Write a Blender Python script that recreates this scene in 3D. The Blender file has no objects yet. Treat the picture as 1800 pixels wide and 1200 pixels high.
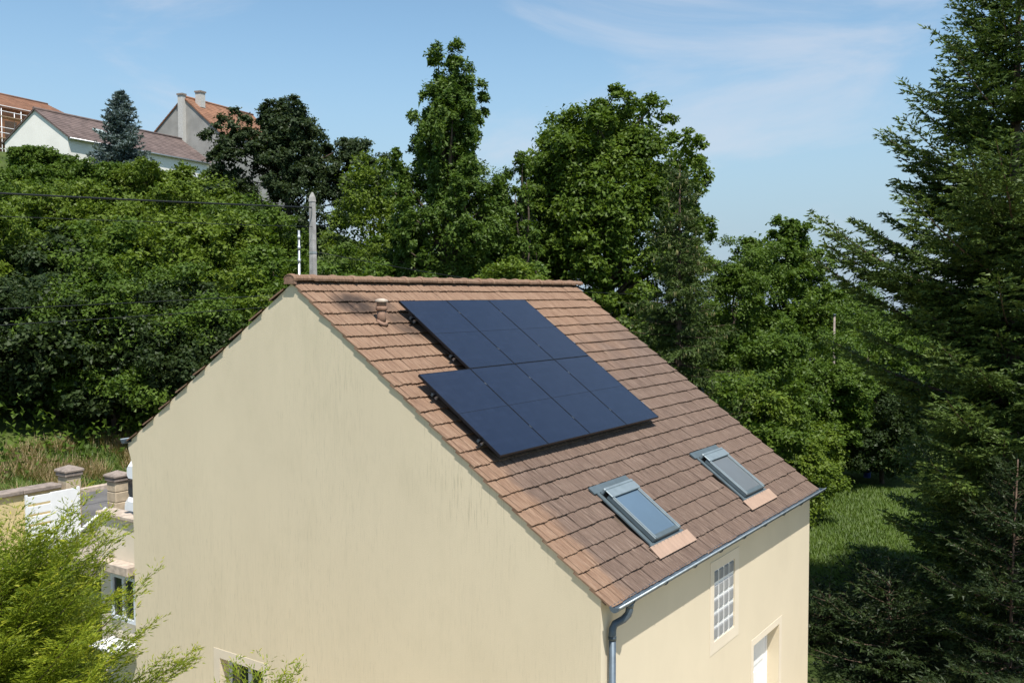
import bpy, math, random
import numpy as np
from mathutils import Matrix, Vector

# ------------------------------------------------------------------ camera, sky, sun, exposure
scene = bpy.context.scene
C = scene.collection
rad = math.radians
cam_data = bpy.data.cameras.new('camera')
cam = bpy.data.objects.new('camera', cam_data)
C.objects.link(cam)
CAM = Vector((-9.22117, -4.9976, 3.47496))
FW = Vector((0.82356, 0.56514, -0.04864))
RT = Vector((0.5657, -0.82461, -0.00268))
UP = Vector((0.04162, 0.0253, 0.99881))
cam.matrix_world = Matrix(((RT.x, UP.x, -FW.x, CAM.x), (RT.y, UP.y, -FW.y, CAM.y), (RT.z, UP.z, -FW.z, CAM.z), (0, 0, 0, 1)))
cam_data.sensor_width = 36.0
cam_data.lens = 1659.667 / 1800 * 36
cam_data.clip_end = 6000
scene.camera = cam

SUN = Vector((-0.265, -0.375, 0.888)).normalized()
SUN_EL = math.asin(SUN.z)
SUN_ROT = math.atan2(SUN.x, SUN.y)
sun_data = bpy.data.lights.new('sun', 'SUN')
sun_data.energy = 3.9
sun_data.angle = rad(0.53)
sun_data.color = (1.0, 0.955, 0.88)
sun = bpy.data.objects.new('sun', sun_data)
C.objects.link(sun)
sun.rotation_euler = SUN.to_track_quat('Z', 'Y').to_euler()
sun.location = (0, 0, 60)

world = bpy.data.worlds.new('World')
scene.world = world
world.use_nodes = True
wn = world.node_tree.nodes
wl = world.node_tree.links
wn.clear()
w_out = wn.new('ShaderNodeOutputWorld')
w_bg = wn.new('ShaderNodeBackground')
w_bg.inputs['Strength'].default_value = 0.095
sky = wn.new('ShaderNodeTexSky')
sky.sky_type = 'NISHITA'
sky.sun_disc = False
sky.sun_elevation = SUN_EL
sky.sun_rotation = SUN_ROT
sky.altitude = 100
sky.air_density = 1.0
sky.dust_density = 0.3
sky.ozone_density = 1.6
# thin high cloud, the same everywhere in the sky
w_tc = wn.new('ShaderNodeTexCoord')
w_map = wn.new('ShaderNodeMapping')
w_map.inputs['Scale'].default_value = (1.0, 1.0, 3.2)
w_map.inputs['Location'].default_value = (5.0, 5.0, 1.0)
w_noise = wn.new('ShaderNodeTexNoise')
w_noise.inputs['Scale'].default_value = 3.1
w_noise.inputs['Detail'].default_value = 9
w_noise.inputs['Roughness'].default_value = 0.58
w_noise.inputs['Distortion'].default_value = 0.5
w_ramp = wn.new('ShaderNodeMapRange')
w_ramp.interpolation_type = 'SMOOTHSTEP'
w_ramp.inputs['From Min'].default_value = 0.46
w_ramp.inputs['From Max'].default_value = 0.72
w_ramp.inputs['To Max'].default_value = 0.55
w_mix = wn.new('ShaderNodeMix')
w_mix.data_type = 'RGBA'
w_mix.inputs['B'].default_value = (4.3, 4.6, 5.2, 1)
wl.new(w_tc.outputs['Generated'], w_map.inputs['Vector'])
wl.new(w_map.outputs['Vector'], w_noise.inputs['Vector'])
wl.new(w_noise.outputs['Fac'], w_ramp.inputs['Value'])
wl.new(w_ramp.outputs['Result'], w_mix.inputs['Factor'])
# low summer haze that pales the sky towards the horizon, all the way round
w_sep = wn.new('ShaderNodeSeparateXYZ')
w_hz = wn.new('ShaderNodeMapRange')
w_hz.interpolation_type = 'SMOOTHSTEP'
w_hz.inputs['From Min'].default_value = 0.0
w_hz.inputs['From Max'].default_value = 0.30
w_hz.inputs['To Min'].default_value = 0.92
w_hz.inputs['To Max'].default_value = 0.0
w_mix2 = wn.new('ShaderNodeMix')
w_mix2.data_type = 'RGBA'
w_mix2.inputs['B'].default_value = (2.45, 2.95, 3.95, 1)
wl.new(w_tc.outputs['Generated'], w_sep.inputs[0])
wl.new(w_sep.outputs['Z'], w_hz.inputs['Value'])
wl.new(w_hz.outputs['Result'], w_mix2.inputs['Factor'])
wl.new(sky.outputs['Color'], w_mix2.inputs['A'])
w_tint = wn.new('ShaderNodeMix')
w_tint.data_type = 'RGBA'
w_tint.blend_type = 'MULTIPLY'
w_tint.inputs['Factor'].default_value = 1.0
w_tint.inputs['B'].default_value = (0.95, 1.05, 1.0, 1)
wl.new(w_mix2.outputs['Result'], w_tint.inputs['A'])
wl.new(w_tint.outputs['Result'], w_mix.inputs['A'])
wl.new(w_mix.outputs['Result'], w_bg.inputs['Color'])
wl.new(w_bg.outputs['Background'], w_out.inputs['Surface'])

scene.view_settings.view_transform = 'Standard'
scene.view_settings.look = 'None'
scene.view_settings.exposure = 0.75
scene.view_settings.gamma = 1.0
scene.view_settings.use_curve_mapping = False
scene.cycles.max_bounces = 6
scene.cycles.diffuse_bounces = 3
scene.cycles.transmission_bounces = 4
scene.cycles.transparent_max_bounces = 4
scene.cycles.use_denoising = True

# ------------------------------------------------------------------ materials
def new_mat(name):
    m = bpy.data.materials.new(name)
    m.use_nodes = True
    nt = m.node_tree
    b = nt.nodes['Principled BSDF']
    return m, nt, b

def nd(nt, typ, ins=None, **kw):
    n = nt.nodes.new(typ)
    for k, v in kw.items():
        setattr(n, k, v)
    for k, v in (ins or {}).items():
        if isinstance(v, bpy.types.NodeSocket):
            nt.links.new(v, n.inputs[k])
        else:
            n.inputs[k].default_value = v
    return n

def mixc(nt, fac, a, b, blend='MIX'):
    n = nt.nodes.new('ShaderNodeMix')
    n.data_type = 'RGBA'
    n.blend_type = blend
    for k, v in (('Factor', fac), ('A', a), ('B', b)):
        if isinstance(v, bpy.types.NodeSocket):
            nt.links.new(v, n.inputs[k])
        else:
            n.inputs[k].default_value = v if k == 'Factor' else (tuple(v) + (1,) if len(v) == 3 else v)
    return n.outputs['Result']

def math_(nt, op, a, b=None, c=None, clamp=False):
    n = nt.nodes.new('ShaderNodeMath')
    n.operation = op
    n.use_clamp = clamp
    for i, v in enumerate((a, b, c)):
        if v is None: continue
        if isinstance(v, bpy.types.NodeSocket): nt.links.new(v, n.inputs[i])
        else: n.inputs[i].default_value = v
    return n.outputs[0]

def rng_(nt, v, a, b, c=0.0, d=1.0, smooth=True):
    n = nd(nt, 'ShaderNodeMapRange', {'Value': v, 'From Min': a, 'From Max': b, 'To Min': c, 'To Max': d})
    if smooth: n.interpolation_type = 'SMOOTHSTEP'
    return n.outputs['Result']

def pos_scaled(nt, scale, loc=(0, 0, 0)):
    g = nt.nodes.new('ShaderNodeNewGeometry')
    m = nd(nt, 'ShaderNodeMapping', {'Vector': g.outputs['Position'], 'Scale': scale, 'Location': loc})
    return m.outputs['Vector']

def noise(nt, scale, vec_scale=(1, 1, 1), detail=4, rough=0.55, loc=(0, 0, 0)):
    n = nd(nt, 'ShaderNodeTexNoise', {'Vector': pos_scaled(nt, vec_scale, loc), 'Scale': scale, 'Detail': detail, 'Roughness': rough})
    return n.outputs['Fac']

def bump(nt, b, h, strength=0.3, dist=0.01):
    n = nd(nt, 'ShaderNodeBump', {'Height': h, 'Strength': strength, 'Distance': dist})
    nt.links.new(n.outputs['Normal'], b.inputs['Normal'])

def plain(name, col, rough=0.6, metal=0.0, spec=0.4, var=0.12, scale=8, bmp=0.0):
    m, nt, b = new_mat(name)
    f = noise(nt, scale, detail=5)
    lo = tuple(c * (1 - var) for c in col)
    hi = tuple(min(1, c * (1 + var)) for c in col)
    c = mixc(nt, rng_(nt, f, .3, .7), lo, hi)
    nt.links.new(c, b.inputs['Base Color'])
    b.inputs['Roughness'].default_value = rough
    b.inputs['Metallic'].default_value = metal
    b.inputs['Specular IOR Level'].default_value = spec
    if bmp: bump(nt, b, noise(nt, scale * 8, detail=3), bmp, 0.01)
    return m

A_R, H_R = 5.11255, 3.71434           # ridge: distance from front eave, height over eave
def render_wall_mat():
    m, nt, b = new_mat('cream_render')
    base = (0.640, 0.558, 0.420)
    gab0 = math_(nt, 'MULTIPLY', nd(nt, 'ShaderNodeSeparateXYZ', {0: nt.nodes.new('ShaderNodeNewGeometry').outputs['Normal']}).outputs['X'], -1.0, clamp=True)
    n1 = noise(nt, 0.7, (1, 1, .6), 5)
    c = mixc(nt, rng_(nt, n1, .25, .75), tuple(x * .955 for x in base), tuple(min(1, x * 1.03) for x in base))
    blot = math_(nt, 'MULTIPLY', rng_(nt, noise(nt, 1.5, (1, 1, .8), 7, .70, (3, 8, 1)), .47, .70), math_(nt, 'ADD', .10, math_(nt, 'MULTIPLY', gab0, .16)))
    c = mixc(nt, blot, c, (0.50, 0.44, 0.32))
    # rain streaks on the weathered gable (its face looks along -X)
    g = nt.nodes.new('ShaderNodeNewGeometry')
    sx = nd(nt, 'ShaderNodeSeparateXYZ', {0: g.outputs['Normal']})
    gab = math_(nt, 'MULTIPLY', sx.outputs['X'], -1.0, clamp=True)
    st = noise(nt, 1.0, (20, 20, 1.1), 7, .70)
    st2 = noise(nt, 1.0, (62, 62, 4.2), 5, .68, (3, 1, 0))
    big = noise(nt, .34, (1, 1, .8), 3, .5, (7, 2, 4))
    s = math_(nt, 'MULTIPLY', rng_(nt, st, .44, .74), rng_(nt, big, .32, .66))
    s = math_(nt, 'MULTIPLY', s, gab)
    c = mixc(nt, math_(nt, 'MULTIPLY', s, .36), c, (0.47, 0.42, 0.31))
    s2 = math_(nt, 'MULTIPLY', math_(nt, 'MULTIPLY', rng_(nt, st2, .52, .74), rng_(nt, big, .36, .62)), gab)
    c = mixc(nt, math_(nt, 'MULTIPLY', s2, .62), c, (0.30, 0.265, 0.19))
    # darker runs below the verge
    pv_ = nd(nt, 'ShaderNodeSeparateXYZ', {0: g.outputs['Position']})
    dv = math_(nt, 'SUBTRACT', math_(nt, 'MULTIPLY', pv_.outputs['Y'], H_R / A_R), pv_.outputs['Z'])
    s3 = math_(nt, 'MULTIPLY', rng_(nt, dv, 1.9, .2), rng_(nt, noise(nt, 1.0, (52, 52, 3.0), 6, .70, (9, 4, 1)), .50, .70))
    s3 = math_(nt, 'MULTIPLY', math_(nt, 'MULTIPLY', s3, gab), rng_(nt, noise(nt, .9, (1, 1, .6), 3, .5, (2, 6, 3)), .38, .60))
    c = mixc(nt, math_(nt, 'MULTIPLY', s3, .75), c, (0.27, 0.235, 0.165))
    # algae under the ridge
    p = nd(nt, 'ShaderNodeSeparateXYZ', {0: g.outputs['Position']})
    al = math_(nt, 'MULTIPLY', rng_(nt, p.outputs['Z'], 1.4, 3.6), rng_(nt, noise(nt, 1.0, (5, 5, 1.2), 5, .6, (1, 5, 2)), .40, .70))
    c = mixc(nt, math_(nt, 'MULTIPLY', math_(nt, 'MULTIPLY', al, gab), .16), c, (0.36, 0.35, 0.24))
    gable_lift = math_(nt, 'MULTIPLY', gab, .30)  # gable face lightened in the colour to offset its weaker sun
    c = mixc(nt, gable_lift, c, (0.760, 0.640, 0.435))
    nt.links.new(c, b.inputs['Base Color'])
    b.inputs['Roughness'].default_value = .9
    b.inputs['Specular IOR Level'].default_value = .15
    bump(nt, b, noise(nt, 70, detail=4, rough=.7), .35, .006)
    return m

S_R = math.hypot(A_R, H_R)
DN = Vector((0, -A_R / S_R, -H_R / S_R))   # down the front slope
NR = Vector((0, -H_R / S_R, A_R / S_R))    # out of the front slope
L_R = 7.798
YB, ZB = 9.0904, 1.10775              # back eave

def tile_mat():
    m, nt, b = new_mat('clay_tile')
    g = nt.nodes.new('ShaderNodeNewGeometry')
    p = nd(nt, 'ShaderNodeSeparateXYZ', {0: g.outputs['Position']})
    dy = math_(nt, 'MULTIPLY', math_(nt, 'SUBTRACT', p.outputs['Y'], A_R), float(DN.y))
    dz = math_(nt, 'MULTIPLY', math_(nt, 'SUBTRACT', p.outputs['Z'], H_R), float(DN.z))
    v = math_(nt, 'ADD', dy, dz)
    u = p.outputs['X']
    uv = nd(nt, 'ShaderNodeCombineXYZ', {0: u, 1: v, 2: 0.0}).outputs[0]
    def nz(sc, scale, detail=4, rough=.6, off=(0, 0, 0)):
        mp = nd(nt, 'ShaderNodeMapping', {'Vector': uv, 'Scale': sc, 'Location': off})
        return nd(nt, 'ShaderNodeTexNoise', {'Vector': mp.outputs[0], 'Scale': scale, 'Detail': detail, 'Roughness': rough}).outputs['Fac']
    at = nd(nt, 'ShaderNodeAttribute', attribute_name='rnd').outputs['Fac']
    oi = nt.nodes.new('ShaderNodeObjectInfo').outputs['Random']
    r = math_(nt, 'FRACT', math_(nt, 'ADD', math_(nt, 'MULTIPLY', at, 7.3), math_(nt, 'MULTIPLY', oi, 5.1)))
    clean = mixc(nt, r, (0.192, 0.115, 0.075), (0.232, 0.144, 0.095))
    streak = nz((64, 3.2, 1), 1.0, 6, .70)
    clean = mixc(nt, rng_(nt, streak, .44, .66), clean, (0.32, 0.215, 0.148))
    clean = mixc(nt, math_(nt, 'MULTIPLY', rng_(nt, nz((80, 2.8, 1), 1.0, 5, .65, (4, 9, 0)), .52, .68), .65), clean, (0.105, 0.058, 0.038))
    dirty = mixc(nt, r, (0.128, 0.088, 0.069), (0.153, 0.106, 0.082))
    dirty = mixc(nt, math_(nt, 'MULTIPLY', rng_(nt, streak, .48, .66), .75), dirty, (0.27, 0.20, 0.16))
    dirty = mixc(nt, math_(nt, 'MULTIPLY', rng_(nt, nz((84, 3.0, 1), 1.0, 5, .65, (2, 5, 0)), .50, .66), .75), dirty, (0.055, 0.038, 0.030))
    # soot and lichen film: lower two thirds of the slope, the verge tiles washed clean
    lim = math_(nt, 'SUBTRACT', 3.80, math_(nt, 'MULTIPLY', u, .32))
    q = math_(nt, 'SUBTRACT', v, lim)
    q = math_(nt, 'ADD', q, math_(nt, 'MULTIPLY', math_(nt, 'SUBTRACT', nz((1.4, 1.0, 1), 1.0, 4, .6, (1, 2, 0)), .5), 2.2))
    k = rng_(nt, q, -.9, .9)
    edge = math_(nt, 'ADD', u, math_(nt, 'MULTIPLY', math_(nt, 'SUBTRACT', nz((3.0, 1.3, 1), 1.0, 4, .65, (8, 3, 0)), .5), .55))
    k = math_(nt, 'MULTIPLY', k, rng_(nt, edge, .34, .60))
    k = math_(nt, 'MULTIPLY', k, .94)
    c = mixc(nt, k, clean, dirty)
    # soot round the flue
    def blob(u0, v0, ru, rv):
        a = math_(nt, 'POWER', math_(nt, 'DIVIDE', math_(nt, 'SUBTRACT', u, u0), ru), 2.0)
        d = math_(nt, 'POWER', math_(nt, 'DIVIDE', math_(nt, 'SUBTRACT', v, v0), rv), 2.0)
        return rng_(nt, math_(nt, 'ADD', a, d), 1.6, .15)
    sw = nz((7, 5, 1), 1.0, 5, .65, (5, 1, 0))
    s = math_(nt, 'MAXIMUM', blob(.80, .60, .42, .30), math_(nt, 'MULTIPLY', blob(1.42, 1.10, .30, .36), .75))
    s = math_(nt, 'MAXIMUM', s, math_(nt, 'MULTIPLY', blob(1.25, .62, .36, .20), .6))
    s = math_(nt, 'MULTIPLY', s, rng_(nt, sw, .22, .55, .35, 1.0))
    c = mixc(nt, math_(nt, 'MULTIPLY', s, .86), c, (0.028, 0.022, 0.020))
    nt.links.new(c, b.inputs['Base Color'])
    b.inputs['Roughness'].default_value = .85
    b.inputs['Specular IOR Level'].default_value = .2
    hgt = math_(nt, 'ADD', streak, math_(nt, 'MULTIPLY', nz((26, 26, 1), 1.0, 4), .4))
    bump(nt, b, hgt, 1.0, .014)
    return m

def leaf_mat(name, c_lo, c_hi, tip=None, transl=.30, rough=.5, spec=.22, bright=1.0):
    m, nt, b = new_mat(name)
    at = nd(nt, 'ShaderNodeAttribute', attribute_name='rnd').outputs['Fac']
    n = noise(nt, .9, detail=3)
    f = math_(nt, 'ADD', math_(nt, 'MULTIPLY', at, .6), math_(nt, 'MULTIPLY', rng_(nt, n, .3, .7), .4))
    c_lo = tuple(x * bright for x in c_lo); c_hi = tuple(x * bright for x in c_hi)
    c = mixc(nt, f, c_lo, c_hi)
    if tip:
        tp = nd(nt, 'ShaderNodeAttribute', attribute_name='tip').outputs['Fac']
        c = mixc(nt, tp, c, tip)
    nt.links.new(c, b.inputs['Base Color'])
    b.inputs['Roughness'].default_value = rough
    b.inputs['Specular IOR Level'].default_value = spec
    tr = nd(nt, 'ShaderNodeBsdfTranslucent')
    tc = mixc(nt, 1.0, c, (1.25, 1.3, .55), 'MULTIPLY')
    nt.links.new(tc, tr.inputs['Color'])
    mx = nd(nt, 'ShaderNodeMixShader', {0: transl, 1: b.outputs[0], 2: tr.outputs[0]})
    nt.links.new(mx.outputs[0], nt.nodes['Material Output'].inputs['Surface'])
    return m

def pv_mat():
    m, nt, b = new_mat('photovoltaic_glass')
    tc = nt.nodes.new('ShaderNodeTexCoord').outputs['Object']
    br = nd(nt, 'ShaderNodeTexBrick', {'Vector': tc, 'Scale': 1.0, 'Mortar Size': .0022, 'Brick Width': .186, 'Row Height': .0912,
        'Color1': (0.0095, 0.0155, 0.034, 1), 'Color2': (0.012, 0.019, 0.040, 1), 'Mortar': (0.009, 0.013, 0.025, 1)}, offset=0.0, squash=1.0)
    mp = nd(nt, 'ShaderNodeMapping', {'Vector': tc, 'Scale': (90, 2, 1)})
    f = nd(nt, 'ShaderNodeTexNoise', {'Vector': mp.outputs[0], 'Scale': 1.0, 'Detail': 3}).outputs['Fac']
    c = mixc(nt, math_(nt, 'MULTIPLY', rng_(nt, f, .5, .8), .35), br.outputs['Color'], (0.03, 0.045, 0.085))
    nt.links.new(c, b.inputs['Base Color'])
    b.inputs['Roughness'].default_value = .22
    b.inputs['IOR'].default_value = 1.5
    b.inputs['Specular IOR Level'].default_value = .40
    return m

def glass_mat(name, tint, rough=.05):
    m, nt, b = new_mat(name)
    nt.links.new(mixc(nt, noise(nt, 3), tuple(x * .85 for x in tint), tint), b.inputs['Base Color'])
    b.inputs['Roughness'].default_value = rough
    b.inputs['Specular IOR Level'].default_value = .9
    return m

M = {}
M['wall'] = render_wall_mat()
M['tile'] = tile_mat()
M['band'] = plain('smooth_render', (0.67, 0.59, 0.47), .85, spec=.15, var=.03, scale=3, bmp=.1)
M['mortar'] = plain('verge_mortar', (0.40, 0.33, 0.24), .9, spec=.1, var=.2, scale=12)
M['deck'] = plain('roof_underside', (0.10, 0.07, 0.05), .9)
M['zinc'] = plain('weathered_zinc', (0.095, 0.125, 0.155), .5, .35, var=.22, scale=5)
M['zincbright'] = plain('bead_highlight_zinc', (0.34, 0.39, 0.42), .4, .3, var=.2)  # lighter zinc that paints the highlight along the gutter bead
M['zincdark'] = plain('dark_zinc', (0.065, 0.085, 0.10), .45, .5, var=.2)
M['velux'] = plain('grey_aluminium', (0.10, 0.130, 0.145), .5, .2, var=.1)
M['veluxlite'] = plain('pale_grey_aluminium', (0.20, 0.245, 0.27), .5, .2, var=.08)
M['skyglass'] = glass_mat('blue_skylight_glass', (0.11, 0.165, 0.225), .12)
M['skyblind'] = glass_mat('grey_skylight_glass', (0.15, 0.165, 0.175), .25)
M['apron'] = plain('salmon_apron', (0.36, 0.245, 0.18), .7, var=.06, scale=6, bmp=.15)
M['terracotta'] = plain('terracotta', (0.24, 0.145, 0.10), .8, var=.2, scale=14, bmp=.2)
M['white'] = plain('white_paint', (0.78, 0.79, 0.80), .45, var=.03)
M['grout'] = plain('white_grout', (0.74, 0.74, 0.73), .8, var=.05)
M['gblock'] = glass_mat('glass_block', (0.34, 0.345, 0.35), .2)
M['window'] = glass_mat('dark_window_glass', (0.018, 0.025, 0.028), .04)
M['pvc'] = plain('white_window_frame', (0.62, 0.66, 0.70), .4, var=.04)
M['pv'] = pv_mat()
M['pvframe'] = plain('black_anodised', (0.012, 0.013, 0.017), .4, .3)
M['alu'] = plain('bare_aluminium', (0.42, 0.44, 0.46), .35, .8)
M['stone'] = plain('cut_stone', (0.46, 0.375, 0.27), .9, var=.16, scale=6, bmp=.35)
M['cap'] = plain('grey_concrete_cap', (0.25, 0.205, 0.175), .9, var=.25, scale=9, bmp=.4)
M['cap2'] = plain('pale_coping', (0.45, 0.37, 0.30), .9, var=.2, scale=9, bmp=.3)
M['yellowwall'] = plain('ochre_render', (0.58, 0.47, 0.25), .9, var=.12, scale=4, bmp=.3)
M['carpaint'] = plain('white_car_paint', (0.76, 0.80, 0.83), .18, var=.01)
M['tyre'] = plain('black_rubber', (0.012, 0.012, 0.013), .7)
M['whitewall'] = plain('white_house_render', (0.82, 0.79, 0.73), .9, var=.04, scale=.8, bmp=.2)
M['greywall'] = plain('grey_house_render', (0.30, 0.29, 0.27), .9, var=.14, scale=.8)
M['brown'] = plain('brown_shingle', (0.135, 0.098, 0.088), .9, var=.25, scale=1.4)
M['palegrey'] = plain('pale_grey_render', (0.50, 0.485, 0.455), .9, var=.1)
M['orange'] = plain('orange_clay', (0.235, 0.118, 0.070), .9, var=.22, scale=1.4)
M['brick'] = plain('hollow_brick', (0.25, 0.125, 0.065), .9, var=.3, scale=2)
M['concrete'] = plain('pole_concrete', (0.36, 0.345, 0.325), .9, var=.22, scale=5, bmp=.4)
M['cable'] = plain('black_cable', (0.012, 0.014, 0.014), .6)
M['bark'] = plain('bark', (0.085, 0.062, 0.045), .95, var=.35, scale=7, bmp=.6)
M['barkred'] = plain('conifer_bark', (0.10, 0.066, 0.046), .95, var=.35, scale=7, bmp=.6)
M['blue'] = plain('blue_plastic', (0.055, 0.085, 0.30), .45)
M['galv'] = plain('galvanised_steel', (0.45, 0.47, 0.48), .4, .6)
M['wood'] = plain('scaffold_wood', (0.42, 0.30, 0.19), .8, var=.2)
M['leaf_a'] = leaf_mat('leaf_mid', (0.046, 0.088, 0.011), (0.112, 0.172, 0.021))
M['leaf_b'] = leaf_mat('leaf_yellowgreen', (0.066, 0.110, 0.012), (0.155, 0.212, 0.025))
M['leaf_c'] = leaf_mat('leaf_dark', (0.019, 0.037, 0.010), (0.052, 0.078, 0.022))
M['leaf_ct'] = leaf_mat('leaf_grey_green', (0.026, 0.046, 0.018), (0.066, 0.092, 0.036))
M['leaf_d'] = leaf_mat('leaf_maple', (0.048, 0.090, 0.011), (0.130, 0.190, 0.022))
M['leaf_e'] = leaf_mat('leaf_ash', (0.046, 0.092, 0.015), (0.118, 0.178, 0.028))
M['needle_fir'] = leaf_mat('needle_fir', (0.036, 0.068, 0.016), (0.100, 0.145, 0.028), tip=(0.155, 0.205, 0.036), transl=.15)
M['needle_shaded'] = leaf_mat('needle_shaded', (0.013, 0.026, 0.009), (0.036, 0.056, 0.015), tip=(0.060, 0.085, 0.020), transl=.12)  # fir needles darkened in colour to stand in for shade at lower right
M['needle_spruce'] = leaf_mat('needle_spruce', (0.030, 0.056, 0.014), (0.085, 0.122, 0.025), tip=(0.105, 0.145, 0.03), transl=.15)
M['needle_blue'] = leaf_mat('needle_blue', (0.060, 0.088, 0.085), (0.150, 0.195, 0.190), tip=(0.19, 0.24, 0.235), transl=.1)
M['cypress'] = leaf_mat('cypress_scale', (0.085, 0.135, 0.012), (0.235, 0.285, 0.020), tip=(0.50, 0.47, 0.040), transl=.3)
M['cone'] = plain('spruce_cone', (0.17, 0.16, 0.06), .8, var=.3)
M['grass'] = leaf_mat('grass_blade', (0.060, 0.105, 0.018), (0.125, 0.185, 0.032))
M['drygrass'] = leaf_mat('dry_grass_blade', (0.24, 0.19, 0.09), (0.44, 0.32, 0.19))

# ------------------------------------------------------------------ mesh helpers
class MB:
    def __init__(self): self.v, self.f, self.sm = [], [], []
    def add(self, vs, fs, smooth=False):
        o = len(self.v)
        self.v += [tuple(x) for x in vs]
        self.f += [tuple(i + o for i in f) for f in fs]
        self.sm += [smooth] * len(fs)
        return self
    def box(self, a, b, mat=None):
        x0, y0, z0 = a; x1, y1, z1 = b
        vs = [(x0, y0, z0), (x1, y0, z0), (x1, y1, z0), (x0, y1, z0), (x0, y0, z1), (x1, y0, z1), (x1, y1, z1), (x0, y1, z1)]
        if mat: vs = [mat @ Vector(p) for p in vs]
        return self.add(vs, [(0, 3, 2, 1), (4, 5, 6, 7), (0, 1, 5, 4), (1, 2, 6, 5), (2, 3, 7, 6), (3, 0, 4, 7)])
    def bevel_box(self, a, b, w, mat=None):
        bm = bmesh_box(a, b, w)
        vs = [mat @ Vector(p) for p in bm[0]] if mat else bm[0]
        return self.add(vs, bm[1])
    def tube(self, pts, rs, n=8, caps=True, smooth=True):
        pts = [Vector(p) for p in pts]
        if not isinstance(rs, (list, tuple)): rs = [rs] * len(pts)
        vs, fs = [], []
        ref = None
        for i, p in enumerate(pts):
            d = (pts[min(i + 1, len(pts) - 1)] - pts[max(i - 1, 0)]).normalized()
            if ref is None:
                ref = d.cross(Vector((0, 0, 1)))
                if ref.length < .1: ref = Vector((1, 0, 0))
            a = (ref - d * ref.dot(d)).normalized(); ref = a
            b = d.cross(a)
            for k in range(n):
                t = 2 * math.pi * k / n
                vs.append(p + (a * math.cos(t) + b * math.sin(t)) * rs[i])
        for i in range(len(pts) - 1):
            for k in range(n):
                k2 = (k + 1) % n
                fs.append((i * n + k, i * n + k2, (i + 1) * n + k2, (i + 1) * n + k))
        o = len(self.v)
        self.add(vs, fs, smooth)
        if caps:
            self.f.append(tuple(o + k for k in reversed(range(n)))); self.sm.append(False)
            self.f.append(tuple(o + (len(pts) - 1) * n + k for k in range(n))); self.sm.append(False)
        return self
    def poly_prism(self, pts, off):
        pts = [Vector(p) for p in pts]; off = Vector(off); n = len(pts)
        vs = pts + [p + off for p in pts]
        fs = [tuple(range(n)), tuple(reversed(range(n, 2 * n)))] + [(i, i + n, (i + 1) % n + n, (i + 1) % n) for i in range(n)]
        return self.add(vs, fs)
    def mesh(self, name, mat, org=(0, 0, 0)):
        me = bpy.data.meshes.new(name)
        o = Vector(org)
        me.from_pydata([tuple(Vector(p) - o) for p in self.v], [], self.f)
        me.polygons.foreach_set('use_smooth', self.sm)
        if mat: me.materials.append(mat)
        fix_normals(me)
        return me
    def build(self, name, mat, parent=None, org=None):
        if org is None: org = WORLD_ORG.get(parent.name, (0, 0, 0)) if parent else (0, 0, 0)
        o = bpy.data.objects.new(name, self.mesh(name, mat, org))
        C.objects.link(o)
        if parent:
            o.parent = parent
            WORLD_ORG[o.name] = tuple(org)
        else:
            o.location = org
            WORLD_ORG[o.name] = tuple(org)
        return o

import bmesh
def fix_normals(me):
    bm = bmesh.new(); bm.from_mesh(me)
    bmesh.ops.recalc_face_normals(bm, faces=bm.faces)
    bm.to_mesh(me); bm.free()

def bmesh_box(a, b, w):
    bm = bmesh.new()
    vs = [bm.verts.new((x, y, z)) for x in (a[0], b[0]) for y in (a[1], b[1]) for z in (a[2], b[2])]
    for f in ((0, 1, 3, 2), (4, 6, 7, 5), (0, 4, 5, 1), (2, 3, 7, 6), (0, 2, 6, 4), (1, 5, 7, 3)):
        bm.faces.new([vs[i] for i in f])
    bmesh.ops.recalc_face_normals(bm, faces=bm.faces)
    bmesh.ops.bevel(bm, geom=list(bm.edges), offset=w, segments=1, affect='EDGES')
    bm.verts.index_update()
    out = ([tuple(v.co) for v in bm.verts], [tuple(v.index for v in f.verts) for f in bm.faces])
    bm.free()
    return out

WORLD_ORG = {}
def tag(o, label=None, cat=None, group=None, kind=None):
    if label: o['label'] = label
    if cat: o['category'] = cat
    if group: o['group'] = group
    if kind: o['kind'] = kind
    return o
def thing(name, loc, label, cat, group=None):
    o = bpy.data.objects.new(name, None)
    C.objects.link(o)
    o.location = loc
    o.empty_display_size = .2
    WORLD_ORG[o.name] = tuple(loc)
    return tag(o, label, cat, group)
def np_mesh(name, V, F, mat, rnd=None, tip=None, smooth=False):
    """V (n,3), F (m,k) of one k"""
    me = bpy.data.meshes.new(name)
    n, (m, k) = len(V), F.shape
    me.vertices.add(n); me.vertices.foreach_set('co', np.ascontiguousarray(V, dtype=np.float32).ravel())
    me.loops.add(m * k); me.loops.foreach_set('vertex_index', np.ascontiguousarray(F, dtype=np.int32).ravel())
    me.polygons.add(m); me.polygons.foreach_set('loop_start', np.arange(0, m * k, k, dtype=np.int32))
    try: me.polygons.foreach_set('loop_total', np.full(m, k, dtype=np.int32))
    except Exception: pass
    for nm, a in (('rnd', rnd), ('tip', tip)):
        if a is not None:
            at = me.attributes.new(nm, 'FLOAT', 'FACE')
            at.data.foreach_set('value', np.ascontiguousarray(a, dtype=np.float32))
    me.update(calc_edges=True)
    if smooth: me.polygons.foreach_set('use_smooth', np.ones(m, dtype=bool))
    me.materials.append(mat)
    return me
def link_mesh(name, me, parent=None, loc=(0, 0, 0)):
    o = bpy.data.objects.new(name, me); C.objects.link(o)
    o.location = loc
    if parent: o.parent = parent
    return o

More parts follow.
